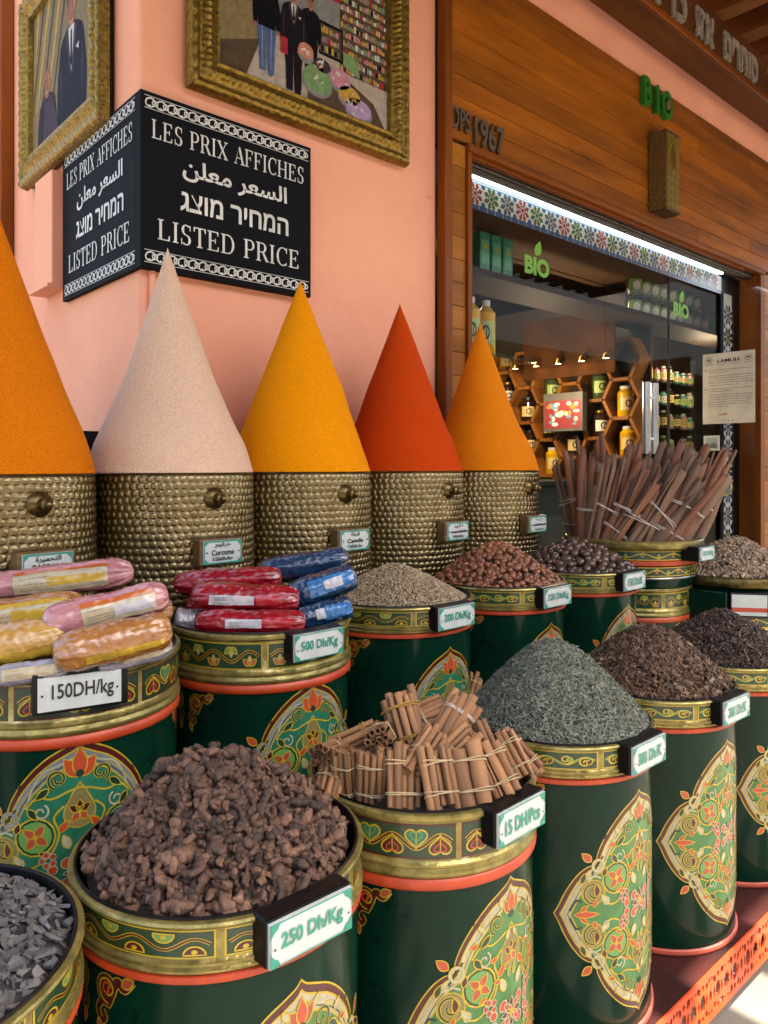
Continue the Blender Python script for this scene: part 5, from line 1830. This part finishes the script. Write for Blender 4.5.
# ------------------------------------------------------------------ the price sign wrapped round the corner
m_sign = mat('sign_black', '#121317', .75, col2='#0d0e11', nscale=6, spec=.08)
m_let = mat('sign_lettering', '#dcdcd4', .5)
SG = thing('price_sign', 'black two sided LISTED PRICE sign in four lines wrapped round the pink corner', 'sign', (.849, 1.91, CZ + .529))
SL, SH = .560, .472


def sign_face():
    mb = MB(); S = Flat(e=.0003)
    W, H = SL, SH
    serif(mb, S, 'LES PRIX AFFICHES', W * .505, H * .795, W * .90, H * .108, 0, 1)
    text(mb, S, '\uFEE6\uFEE0\uFECC\uFEE3 \uFEAE\uFECC\uFEB4\uFEDF\uFE8D', W * .525, H * .615, W * .62, H * .135, 0, 1, .022)
    text(mb, S, 'גצומ ריחמה', W * .525, H * .425, W * .64, H * .115, 0, 1, .02)
    serif(mb, S, 'LISTED PRICE', W * .505, H * .23, W * .84, H * .118, 0, 1)
    for yb in (H * .938, H * .065):
        n = 17; per = (W - .03) / n
        for k in range(n):
            cx = .015 + (k + .5) * per
            stroke(mb, S, ell(cx - per * .12, yb, per * .44, .0115, 14, .5), .0042, 0, 1 + (k % 2) * .3, True)
            stroke(mb, S, ell(cx + per * .30, yb, per * .24, .007, 10, -.6), .0034, 0, 1.6, True)
            fill(mb, S, leaf(cx - per * .3, yb - .011, .008, .0045, .6), 0, 2); fill(mb, S, leaf(cx + per * .2, yb + .008, .008, .0045, 2.4), 0, 2)
        for dy in (-.0165, .0165): fill(mb, S, rect(.01, yb + dy - .0008, W - .01, yb + dy + .0008), 0, 1)
    return mb


mb = MB(); mb.box((0, 0, 0), (SL, .034, SH)); pr = mb.build('panel', m_sign, SG, bevel=.0012)
l1 = sign_face().build('lettering', m_let, pr, (0, -.0008, 0))
mb = MB(); mb.box((0, .0342, 0), (.016, SL + .03, SH)); pl = mb.build('panel', m_sign, SG, bevel=.0012)
link('lettering', l1.data, pl, (-.0008, SL + .02, 0), (0, 0, radians(-90)))

# ------------------------------------------------------------------ gilt picture frames
gilt = mat('gilt', '#a98a3c', .36, .8, col2='#6d531d', nscale=60, bump=.5, bscale=90, bdist=.008, wear='#3a2a0e', wearamt=.48, wscale=60)


def gilt_frame(W, H, bw):
    """Four mitred mouldings with carved leaf relief on two ridges."""
    mb = MB()
    prof_n = 22

    def hgt(u, w):                                       # w 0 outer .. 1 inner, u along
        o = .020 + .016 * math.exp(-((w - .16) / .13) ** 2) + .018 * math.exp(-((w - .58) / .16) ** 2) + .006 * (w > .9) - .012 * (w > .96)
        if .02 < w < .34:
            o += .0018 * sin(2 * pi * (u / .036) + 9 * w) * max(0, 1 - abs(w - .16) / .17)
        if .38 < w < .84:
            k = max(0, 1 - abs(w - .58) / .22)
            ph = (u / .075) % 1
            o += .006 * k * (abs(sin(pi * ph + (w - .58) * 5)) ** .6 - .5) + .0032 * k * sin(2 * pi * u / .019 + 14 * abs(w - .58))
        return o
    sides = [((0, 0), (1, 0), (0, 1), W), ((W, 0), (0, 1), (-1, 0), H), ((W, H), (-1, 0), (0, -1), W), ((0, H), (0, -1), (1, 0), H)]
    for (ox, oz), (dx, dz), (nx, nz), L in sides:
        n = int(L / .0045)
        vs, fs = [], []
        for i in range(n + 1):
            for j in range(prof_n + 1):
                w = j / prof_n
                u = w * bw + (L - 2 * w * bw) * i / n
                y = -hgt(u, w) if 0 < j < prof_n else (0 if j == 0 else -.010)
                vs.append((ox + dx * u + nx * w * bw, y, oz + dz * u + nz * w * bw))
        p = prof_n + 1
        for i in range(n):
            for j in range(prof_n): fs.append((i * p + j, (i + 1) * p + j, (i + 1) * p + j + 1, i * p + j + 1))
        mb.add(vs, fs, 0, True)
    return mb


PC = [mat('photo_' + n, c, .6, spec=.05, namt=.4, nscale=42) for n, c in [('floor', '#b9ab9c'), ('dark', '#15151a'), ('suit', '#221c22'), ('skin', '#a06a50'), ('jeans', '#4d6a91'), ('red', '#b2343c'), ('shelf', '#5b4a3a'),
      ('white', '#d5d2cc'), ('green', '#7da06a'), ('pink', '#c98ba0'), ('yellow', '#c9a545'), ('grey', '#8a8a88'), ('wall', '#8d7c58'), ('purple', '#33262c'), ('lilac', '#b79ac0'), ('mauve', '#4b3a42'), ('peach', '#c9886c')]]
FL, DK, SU, SK, JE, RD, SH_, WH, GR, PK, YE, GY, WA, PU, LI, MV_, PE = range(17)


def person_fig(mb, S, x, z0, h, lay, suit=SU, legs=None, hair=DK, tie=True, flip=1):
    """A standing figure in the printed photograph."""
    k = h
    f = lambda pts, m, l: fill(mb, S, [(x + flip * a * k, z0 + b * k) for a, b in pts], m, lay + l)
    f(smooth_poly([(-.085, 0), (-.095, .25), (-.1, .48), (.1, .48), (.095, .25), (.085, 0), (.01, 0), (0, .4), (-.01, 0)], 3), suit if legs is None else legs, 0)
    f(smooth_poly([(-.10, .44), (-.125, .66), (-.13, .79), (-.07, .84), (0, .86), (.07, .84), (.13, .79), (.125, .66), (.10, .44)], 3), suit, .5)
    f(smooth_poly([(-.13, .79), (-.165, .62), (-.15, .44), (-.115, .44), (-.105, .6), (-.09, .76)], 3), suit, .7)
    f(smooth_poly([(.13, .79), (.165, .62), (.15, .44), (.115, .44), (.105, .6), (.09, .76)], 3), suit, .7)
    f(ell(-.133, .43, .02, .026, 8), SK, .9); f(ell(.133, .43, .02, .026, 8), SK, .9)
    if tie:
        f([(-.035, .845), (.035, .845), (.0, .66)], WH, 1.1); f([(-.008, .83), (.008, .83), (.011, .70), (0, .68), (-.011, .70)], DK, 1.4)
        f([(.05, .74), (.085, .75), (.08, .72)], WH, 1.2)
    for s in (-1, 1):                                       # lapels, folds, trouser crease
        f([(s * .034, .845), (s * .062, .82), (s * .012, .64), (s * .004, .66)], MV_ if suit != DK else SU, 1.25)
        f([(s * .118, .77), (s * .128, .66), (s * .118, .5), (s * .112, .62)], MV_ if suit != DK else SU, 1.2)
        f([(s * .05, .44), (s * .058, .44), (s * .05, .03), (s * .046, .03)], DK if legs is None else LI, .3)
        f([(s * .03, .60), (s * .09, .52), (s * .085, .50), (s * .02, .585)], DK, 1.2)
    f(rect(-.025, .83, .025, .89), SK, 1.0); f([(-.025, .875), (.025, .875), (.025, .855), (-.01, .85)], RD if False else PE, 1.1)
    f(ell(0, .925, .045, .06, 14), SK, 1.5)
    f(smooth_poly([(-.048, .93), (-.04, .98), (0, .995), (.04, .98), (.048, .93), (.03, .962), (-.03, .962)], 3), hair, 1.8)
    for s in (-1, 1): f(ell(s * .017, .93, .005, .003, 6), DK, 2)
    f(rect(-.013, .893, .013, .897), RD, 2); f([(0, .93), (.009, .908), (-.003, .906)], PE, 2); f([(.02, .96), (.045, .95), (.042, .9), (.02, .87), (.03, .91)], PE, 1.7)
    for s in (-1, 1): f(ell(s * .046, .925, .008, .015, 8), SK, 1.4); f(rect(s * .017 - .011, .943, s * .017 + .011, .947), hair, 2)


def shelf_rows(mb, S, x0, x1, z0, z1, rows, rng, lay, slope=0.):
    fill(mb, S, [(x0, z0), (x1, z0 + slope), (x1, z1 - slope), (x0, z1)], SH_, lay)
    for r in range(rows):
        za = z0 + (z1 - z0) * (r + .12) / rows
        x = x0 + .004
        while x < x1 - .01:
            w = rng.uniform(.004, .012); t = (x - x0) / (x1 - x0)
            hh = (z1 - z0) / rows * rng.uniform(.4, .75)
            zz = za + slope * t * (1 - 2 * (r / rows))
            fill(mb, S, rect(x, zz, min(x + w, x1), zz + hh * (1 - .3 * t * (slope > 0))), rng.choice([WH, RD, YE, GR, PK, GY, PE, DK, WA]), lay + .5)
            x += w + .002


def shop_photo(W, H):
    mb = MB(); S = Flat(e=.0002); rng = random.Random(4)
    fill(mb, S, rect(0, 0, W, H), GY, 0)
    fill(mb, S, [(0, 0), (W, 0), (W, H * .3), (W * .6, H * .42), (W * .4, H * .42), (0, H * .2)], FL, 1)
    fill(mb, S, rect(W * .3, H * .78, W * .75, H * .9), RD, 1.2); fill(mb, S, rect(W * .3, H * .9, W * .8, H), WH, 1.2)
    shelf_rows(mb, S, W * .002, W * .2, H * .35, H * .995, 6, rng, 2, .0)
    fill(mb, S, [(0, H * .12), (W * .22, H * .28), (W * .22, H * .5), (0, H * .48)], WA, 3); fill(mb, S, [(0, 0), (W * .14, 0), (W * .22, H * .28), (0, H * .16)], SH_, 3.4)
    shelf_rows(mb, S, W * .68, W * .998, H * .3, H * .995, 11, rng, 2)
    for k in range(60): fill(mb, S, ell(rng.uniform(0, W * .22), rng.uniform(H * .5, H), rng.uniform(.004, .012), rng.uniform(.004, .01), 7), rng.choice([YE, PE, WA, GY, RD]), 3.5 + k * .02)
    fill(mb, S, rect(W * .55, H * .36, W * .7, H * .6), DK, 3); shelf_rows(mb, S, W * .56, W * .69, H * .38, H * .58, 3, rng, 3.5)
    person_fig(mb, S, W * .50, H * .16, H * .56, 5, DK, tie=False)
    person_fig(mb, S, W * .25, H * .08, H * .66, 8, DK, legs=JE, tie=False)
    person_fig(mb, S, W * .40, H * .02, H * .70, 11, SU)
    fill(mb, S, rect(W * .325, H * .25, W * .365, H * .36), RD, 14)
    fill(mb, S, [(W * .48, 0), (W * .98, 0), (W * .9, H * .16), (W * .72, H * .26), (W * .50, H * .28)], SH_, 15)
    for cx, cz, rx, rz, c in ((.47, .33, .045, .07, PE), (.57, .28, .05, .06, MV_), (.54, .17, .085, .12, GR), (.68, .24, .065, .09, PK), (.74, .15, .07, .08, YE), (.80, .08, .085, .09, LI)):
        fill(mb, S, ell(cx * W, (cz - .03) * H, rx * W * 1.05, rz * H * .8, 20), GY, 16); fill(mb, S, ell(cx * W, cz * H, rx * W, rz * H * .8, 20), c, 17)
        for k in range(14):
            a = rng.uniform(0, 6.28); q = rng.uniform(0, .8)
            fill(mb, S, leaf(cx * W + rx * W * q * cos(a), cz * H + rz * H * .8 * q * sin(a), .016, .008, rng.uniform(0, 6)), rng.choice([c, WH, c, GR if c == GR else PE]), 18 + k * .1)
    fill(mb, S, [(W * .7, H * .35), (W * .8, H * .3), (W * .8, H * .42), (W * .7, H * .45)], GR, 14.5)
    return mb


def portrait_photo(W, H):
    mb = MB(); S = Flat(e=.0002)
    fill(mb, S, rect(0, 0, W, H), WA, 0)
    for k in range(7): fill(mb, S, [(W * (.0 + .1 * k), H), (W * (.04 + .1 * k), H), (W * (.1 * k - .2) if k > 2 else 0, H * .3), (W * (.1 * k - .24) if k > 2 else 0, H * .26)], YE if k % 2 else SH_, 1 + k * .1)
    person_fig(mb, S, W * .68, -H * .75, H * 1.62, 4, SU, hair=PU)
    person_fig(mb, S, W * .28, -H * .70, H * 1.22, 7, PU, hair=SK, tie=False)
    fill(mb, S, [(W * .2, 0), (W * .5, 0), (W * .36, H * .30), (W * .24, H * .28)], MV_, 9)
    return mb


def framed(label, W, H, bw, art, loc, rz):
    root = thing('framed_photo', label, 'picture', loc, (0, 0, rz))
    gilt_frame(W, H, bw).build('gilt_frame', gilt, root, sharp=60)
    CLIP[0] = (0, 0, W - 2 * bw + .004, H - 2 * bw + .004)
    mb = art(W - 2 * bw + .004, H - 2 * bw + .004)
    CLIP[0] = None
    mb.build('photo', PC, root, (bw - .002, -.011, bw - .002))
    mb = MB(); mb.box((.01, .0, .01), (W - .01, .016, H - .01)); mb.build('backing', black, root)
    return root


framed('gilt framed colour photograph of men in a spice shop above the sign', .850, .65, .098, shop_photo, (.990, 1.932, CZ + 1.058), 0)
framed('gilt framed photograph of two men in dark suits on the side of the pillar', .745, .66, .095, portrait_photo, (.849, 2.86, CZ + .985), radians(-90))

# pink conduit box and corner pipe, door edge, black planter behind the pots
bx = thing('conduit_box', 'pink painted box fixed to the pillar left of the sign', 'box', (.866, 2.52, CZ + .56))
mb = MB(); mb.box((-.045, 0, .03), (-.0005, .17, .40)); mb.build('cover', pink, bx, bevel=.004)
mb = MB(); mb.box((-.06, -.005, .018), (-.0005, .19, .0295)); mb.build('ledge', pink, bx, bevel=.002)
mb = MB(); mb.tube([(WS + .03, 1.943, .5), (WS + .03, 1.943, CZ + .535)], .009, 10); o = mb.build('corner_pipe', pink); tag(o, 'thin pink painted pipe running down the pillar corner below the sign', 'pipe')
dw = wood('old_door_wood', '#4a2513', '#2a140b', 'z', island=.1, coat=.2)
dr = thing('old_door', 'dark carved wooden door edge at the far left beyond the pink pillar', 'door', (.866, 3.09, 0))
mb = MB(); mb.box((-.03, 0.02, 0), (-.001, 1.6, 3.4)); mb.build('panel', dw, dr, bevel=.004)
mb = MB(); mb.box((-.05, -.01, 0), (-.0005, .055, 3.4)); mb.build('frame', W3z, dr, bevel=.006)
mb = MB()
for k in range(34):
    for q in range(4):
        mb.box((-.042, .09 + q * .11, .1 + k * .095), (-.0305, .09 + q * .11 + .075, .1 + k * .095 + .06))
mb.build('carving', dw, dr, bevel=.006)
mb = MB(); mb.box((.12, 1.9, PB - .6), (.72, 2.35, CZ + .055)); mb.box((.10, 1.88, CZ + .0555), (.74, 2.37, CZ + .085))
for k in range(16):
    mb.tube([(.2 + .03 * k, 2.0 + .15 * R_.random(), CZ + .085), (.2 + .03 * k + R_.uniform(-.02, .02), 2.0 + .15 * R_.random(), CZ + .12 + .05 * R_.random())], .008, 5)
o = mb.build('black_planter', black); tag(o, 'black planter box behind the brass pots at the left', 'planter')


# ------------------------------------------------------------------ unseen building across the street, added to block blue sky
ob = thing('sky_screen_building', 'unseen sand coloured building added across the street to block blue sky light', 'building', (0, 0, 0))
sand = mat('sand_plaster', '#c0a486', .9, col2='#ad9274', nscale=1.5, bump=.2, bscale=6)
mb = MB(); mb.box((-25, -16, 0), (30, -9, 4.4)); mb.box((-25.1, -16.1, 4.401), (30.1, -8.9, 4.65)); mb.build('wall', sand, ob)
shd = mat('street_shutter', '#5b3a22', .6, col2='#452a18')
for k in range(12):
    mb = MB(); mb.box((-22 + k * 4.2, -8.999, 0), (-19.6 + k * 4.2, -8.94, 2.7)); d = mb.build('door', shd, ob)
    mb = MB(); mb.box((-22.15 + k * 4.2, -8.998, 2.7), (-19.45 + k * 4.2, -8.88, 2.85)); mb.build('lintel', sand, d)

# ------------------------------------------------------------------ inside the shop
dk = mat('shop_dark_wood', '#4d2b14', .6, spec=.1, col2='#301a0b', nscale=7, stretch=(.15, 1, 1))
cork = mat('shop_ceiling', '#4a2f18', .8, col2='#3d2612', nscale=60, bump=.3, bscale=90)
def slab(n, a, b, m): 
    mb = MB(); mb.box(a, b); return struct(mb.build(n, m))
slab('shop_floor', (2.03, 2.09, .005), (9, 6, .03), mat('shop_tiles', '#6e5a48', .4))
slab('shop_back_wall', (2.021, 6.0, 0), (9, 6.1, 3.2), dk)
slab('shop_side_wall', (2.0205, 2.08, 0), (2.05, 6, 3.2), dk)
slab('shop_far_wall', (9, 2, 0), (9.1, 6.1, 4.2), dk)
slab('shop_ceiling', (2.06, 2.6, 2.75), (9, 6, 2.8), cork)
slab('shop_bulkhead', (2.06, 2.55, CZ + 1.12), (9, 2.599, 2.8), cork)
slab('shop_soffit', (2.06, 2.10, CZ + 1.125), (9, 2.548, CZ + 1.16), cork)
mb = MB(); mb.box((2.06, 2.22, CZ + .862), (7.5, 2.50, CZ + .892)); o = mb.build('high_shelf', mat('shelf_bronze', '#2e231c', .7, spec=.1, col2='#211813'), bevel=.003); tag(o, 'long bronze shelf inside the glass carrying boxes and tins', 'shelf')
gbx = mat('green_box', '#2f7a60', .4, col2='#25634e', coat=.3); gb2 = mat('green_box_pale', '#5a9b7f', .4)
for k in range(3):
    t = thing('tea_box', ['leftmost green carton on the high shelf behind the glass', 'middle green carton on the high shelf behind the glass', 'right green carton on the high shelf with its end showing'][k], 'carton', (2.70 + k * .085, 2.34, CZ + .8925), (0, 0, 0), 'green cartons on the high shelf')
    mb = MB(); mb.box((-.036, -.05, 0), (.036, .05, .20)); mb.build('carton', gbx, t, bevel=.002)
    mb = MB(); fill(mb, Flat((0, -.0505, 0)), rect(-.026, .05, .026, .16), 0, 1); fill(mb, Flat((0, -.0505, 0)), ell(0, .13, .012), 1, 2); mb.build('label', [gb2, P_GOLD], t)


def jar(loc, label, cat, body, cap, lab, r=.04, h=.14, group=None, name='jar', neck=.6):
    t = thing(name, label, cat, loc, (0, 0, R_.uniform(-.2, .2) - .7), group)
    mb = MB(); mb.lathe([(0, 0), (r * .95, 0), (r, .006), (r, h * .78), (r * neck, h * .9), (r * neck, h * .93), (0, h * .93)], 20); mb.build('body', body, t)
    mb = MB(); mb.lathe([(r * neck * 1.08, h * .90), (r * neck * 1.12, h), (r * neck, h * 1.01), (0, h * 1.01)], 20); mb.build('cap', cap, t)
    mb = MB(); S = Cyl(r + .0006, 0, a0=0); S.cut = r * .35
    fill(mb, S, rect(-r * 1.1, h * .2, r * 1.1, h * .62), 0, 0); fill(mb, S, ell(0, h * .42, r * .45, h * .13, 14), 1, 1); fill(mb, S, ell(0, h * .42, r * .3, h * .085, 12), 0, 2)
    mb.build('label', [lab, INK], t)
    return t


oil = mat('oil', '#c2960f', .3, coat=.1, spec=.2, col2='#a37a14'); amb = mat('amber_glass', '#2c1a0e', .12, coat=.8); grn_g = mat('green_bottle', '#3b4a2b', .12, coat=.8)
capw = mat('cap_white', '#c9c6bb', .4); capb = mat('cap_black', '#17150f', .4); lcr = mat('jar_label', '#c9b078', .5); lgr = mat('jar_label_green', '#9db26a', .5)
mb = MB(); mb.box((2.06, 2.22, CZ + .50), (3.0, 2.50, CZ + .515)); o = mb.build('glass_shelf', glass('shelf_glass', (.7, .85, .78), .05, 1)); tag(o, 'small glass shelf under the high shelf carrying the yellow bottles', 'shelf')
for k, x in enumerate((2.655, 2.765)): jar((x, 2.34, CZ + .516), ['yellow oil bottle with white cap at the left window edge', 'yellow oil bottle nearer the right behind the orange cone tip'][k], 'bottle', oil, capw, lgr, .045, .27, 'oil bottles on the glass shelf', 'oil_bottle', .4)
for k in range(9):
    for r in range(2 if k < 8 else 1):
        lab = '%s tin, number %s from the left on the high shelf' % (('lower' if r == 0 else 'upper') + ' dark green', ['one', 'two', 'three', 'four', 'five', 'six', 'seven', 'eight', 'nine'][k])
        t = thing('tin', lab, 'tin', (4.16 + k * .112, 2.36, CZ + .8925 + r * .128), (0, 0, -.6), 'tins stacked on the high shelf')
        mb = MB(); mb.lathe([(0, 0), (.046, 0), (.047, .004), (.047, .118), (.045, .122), (0, .122)], 18); mb.build('can', grn_g, t)
        mb = MB(); S = Cyl(.0478); S.cut = .015; fill(mb, S, rect(-.05, .02, .05, .10), 0, 0); fill(mb, S, ell(0, .06, .024, .028, 12), 1, 1); mb.build('label', [mat('tin_label', '#6f8a4c', .5), capw], t)

# honeycomb display
hx = 4.20
hw = wood('honey_wood', '#8f5a26', '#5f3812', 'z', island=.12)
hc = thing('honeycomb_shelf', 'wooden honeycomb shelf of hexagonal cells holding jars inside the shop', 'shelf', (0, 0, 0))
mb = MB(); cells = []
HRx = .124; hh = HRx * .98
seen = set()
for i in range(0, 8):
    for j in range(-7, 4):
        cy, cz = 2.47 + i * 1.5 * HRx, CZ + .17 + j * 2 * hh + (hh if i % 2 else 0)
        if cz > CZ + .70 or cz < .25: continue
        cells.append((cy, cz, i, j))
        for k in range(6):
            a0, a1 = k * pi / 3, (k + 1) * pi / 3
            p, q = Vector((hx, cy + HRx * cos(a0), cz + hh / .866 * sin(a0))), Vector((hx, cy + HRx * cos(a1), cz + hh / .866 * sin(a1)))
            key = (round((p.y + q.y), 2), round((p.z + q.z), 2))
            if key in seen: continue
            seen.add(key)
            d = (q - p); L = d.length; d.normalize()
            M = Matrix.Translation((p + q) / 2) @ Matrix((Vector((1, 0, 0)), d, Vector((1, 0, 0)).cross(d))).transposed().to_4x4()
            mb.box((-.0, -L / 2 - .004, -.011), (.13 + .0003 * (k % 3), L / 2 + .004, .011), 0, M)
mb.build('lattice', hw, hc, bevel=.002)
mb = MB(); mb.box((hx + .1305, 2.34, .1), (hx + .15, 4.2, CZ + 1.1)); mb.build('back_panel', mat('niche_dark', '#1d120a', .6), hc)
ordn = ['first', 'second', 'third', 'fourth', 'fifth', 'sixth', 'seventh', 'eighth', 'ninth', 'tenth', 'eleventh']
cells = [c for c in cells if c[1] > .72 and c[1] < CZ + .62]
for (cy, cz, i, j) in cells:
    col = ordn[7 - i]; row = ordn[3 - j]
    k = R_.randrange(4)
    jar((hx + .065, cy + R_.uniform(-.02, .02), cz - hh + .0125), 'jar in the %s column from the left, %s row down of the honeycomb' % (col, row), 'jar', [amb, oil, grn_g, amb][k], [capb, capw, capb, mat('cap_gold', '#8a6a2a', .3, .8)][k], [lcr, lcr, lgr, capw][k], .05, .165 + .025 * R_.random(), 'jars in the honeycomb shelf', 'jar', .62)
# price panel and dark panel added for a glass reflection, before the honeycomb
t = thing('gift_carton', 'red white and blue printed carton in front of the honeycomb', 'carton', (4.12, 2.84, CZ + .22), (0, 0, -pi / 2))
mb = MB(); mb.box((-.15, 0, 0), (.15, .05, .25)); mb.build('carton', mat('carton_grey', '#55514e', .5), t, bevel=.002)
mb = MB(); S = Flat((0, -.0005, 0)); fill(mb, S, rect(-.14, .02, .14, .2), 0, 1)
for k in range(26): fill(mb, S, ell(R_.uniform(-.12, .12), R_.uniform(.04, .18), R_.uniform(.012, .03), R_.uniform(.01, .02), 8), R_.choice([1, 2, 2, 3]), 2 + k * .1)
mb.build('print', [mat('carton_red', '#7d2a30', .5), mat('carton_blue', '#5d7f9a', .5), capw, mat('carton_orange', '#c9772c', .5)], t)
mb = MB(); mb.box((4.05, 2.42, CZ + .56), (4.06, 3.10, CZ + .95)); o = mb.build('reflection_panel', mat('reflection_brown', '#3a2210', .6, spec=.03, col2='#1d1108', nscale=3)); tag(o, 'added dark panel standing for a reflection in the glass, before the honeycomb', 'panel')
glowm = mat('reflected_glow', (1., .62, .22), .4, emit=14.)
for k in range(6):  # added in place of the warm lights mirrored in the shop glass
    t = thing('reflected_lamp', 'small added lamp for a warm light reflected in the glass, %s from the left in the row over the honeycomb' % ordn[k], 'lamp', (4.00, 3.30 - k * .17, CZ + .64), (0, 0, 0), 'row of lamps added for warm lights reflected in the glass')
    mb = MB(); mb.lathe([(.018, .03), (.028, 0), (.022, .004)], 14); mb.build('shade', brass2, t)
    mb = MB(); mb.lathe([(0, .002), (.021, .004), (.018, .02), (0, .022)], 14); mb.build('bulb', glowm, t)
    mb = MB(); mb.tube([(0, 0, .03), (.05, 0, .06)], .006, 6); mb.build('stem', brass2, t)
for k, (x, y) in enumerate(((3.0, 3.4), (3.6, 4.4), (5.2, 3.3), (6.2, 4.0))):
    t = thing('ceiling_spot', ['bright round ceiling lamp nearest the left window edge', 'round ceiling lamp deep in the shop', 'ceiling lamp over the right shelves', 'ceiling lamp in the far right corner'][k], 'lamp', (x, y, 2.745), (0, 0, 0), 'round ceiling lamps in the shop')
    mb = MB(); mb.lathe([(.05, .004), (.06, -.012), (.045, -.02), (.042, 0)], 20); mb.build('trim', steel, t)
    mb = MB(); mb.lathe([(0, -.012), (.042, -.012), (.042, -.002)], 20); mb.build('lens', mat('spot_glow', (1., .82, .55), .4, emit=30.), t)
# wall shelves at the right
ru = thing('wall_shelf_unit', 'rack of glass shelves with small bottles behind the right glass pane', 'shelf unit', (0, 0, 0))
sg = glass('rack_glass', (.75, .88, .8), .05, 1.2)
for z in (-.25, -.08, .09, .26, .43, .60):
    mb = MB(); mb.box((4.55, 2.62, CZ + z), (6.6, 2.86, CZ + z + .01)); mb.build('shelf', sg, ru)
mb = MB()
for x in (4.55, 5.3, 6.0, 6.6): mb.box((x, 2.86, .1), (x + .03, 2.89, CZ + .86))
mb.build('upright', met, ru)
mb = MB(); mb.box((4.5, 2.9, .1), (6.8, 2.93, CZ + 1.1)); mb.build('back_panel', mat('rack_back', '#2b1a10', .5), ru)
cnt = 0
for r, z in enumerate((-.08, .09, .26, .43, .60)):
    for k in range(11):
        if R_.random() < .12: continue
        x = 4.62 + k * .105
        cm = R_.choice([grn_g, amb, oil, mat('teal_jar', '#4f8f86', .2, coat=.6), mat('pink_jar', '#b58391', .3, coat=.5), mat('white_jar', '#b9bdb8', .3, coat=.4)])
        jar((x, 2.74, CZ + z + .0105), 'small bottle, %s along the %s shelf up of the glass rack' % (ordn[k], ordn[r]), 'bottle', cm, R_.choice([capb, capw]), R_.choice([lcr, lgr, capw]), .03, R_.uniform(.09, .135), 'small bottles on the glass rack', 'small_bottle', .55)
# counter below
mb = MB(); mb.box((2.9, 2.5, .03), (4.0, 2.95, CZ - .12)); mb.box((2.88, 2.48, CZ - .1195), (4.02, 2.97, CZ - .09)); o = mb.build('shop_counter', mat('counter_dark', '#1e2a20', .6, spec=.1), bevel=.004); tag(o, 'dark wooden counter inside the shop behind the pots', 'counter')
for n, loc, e, r_ in (('shop_light', (3.3, 3.0, 2.6), 14, .25), ('shop_light', (5.2, 2.36, CZ + .72), 3.2, .1), ('shop_light', (3.75, 2.75, CZ + .45), 4.2, .08)):
    l = bpy.data.lights.new(n, 'POINT'); l.energy = e; l.color = (1, .78, .5); l.shadow_soft_size = r_
    o = bpy.data.objects.new(n, l); COL.objects.link(o); o.location = loc


# ------------------------------------------------------------------ real-world depth of the paints and goods
def deepen(k, *names):
    for m in MATS.values():
        if not any(m.name == n or (n.endswith('*') and m.name.startswith(n[:-1])) for n in names): continue
        for nd in m.node_tree.nodes:
            if nd.bl_idname == 'ShaderNodeMix':
                for sock in (nd.inputs[6], nd.inputs[7]):
                    if not sock.is_linked:
                        c = sock.default_value; sock.default_value = (c[0] * k, c[1] * k, c[2] * k, 1)


deepen(.70, 'dark_green_lacquer', 'gold_paint', 'art_*', 'white_plate', 'root_*', 'grey_mineral*', 'dried_herb', 'pale_herb_stalk', 'herb_shade', 'tile_*', 'label_*')
deepen(.78, 'brown_nut', 'dark_nut', 'sandy_seed', 'seed_shade', 'cinnamon_quill', 'bark_*', 'red_bark*', 'pale_*', 'mauve_chip', '*_film', 'pink_film', 'tan_film', 'gold_film', 'red_film', 'blue_film', 'silver_film',
       'orange_paint', 'salmon_paint', 'teal_print', 'apron_orange', 'worn_red_paint', 'gilt', 'photo_*', 'paper', 'lime_sticker', 'green_letters', 'yellow_sticker', 'rubber_tie', 'white_tie', 'yellow_tie')
deepen(.85, 'dark_clove', 'heap_shade', 'hammered_brass', 'sign_lettering', 'weathered_letters', 'silver_letters', 'sand_plaster')
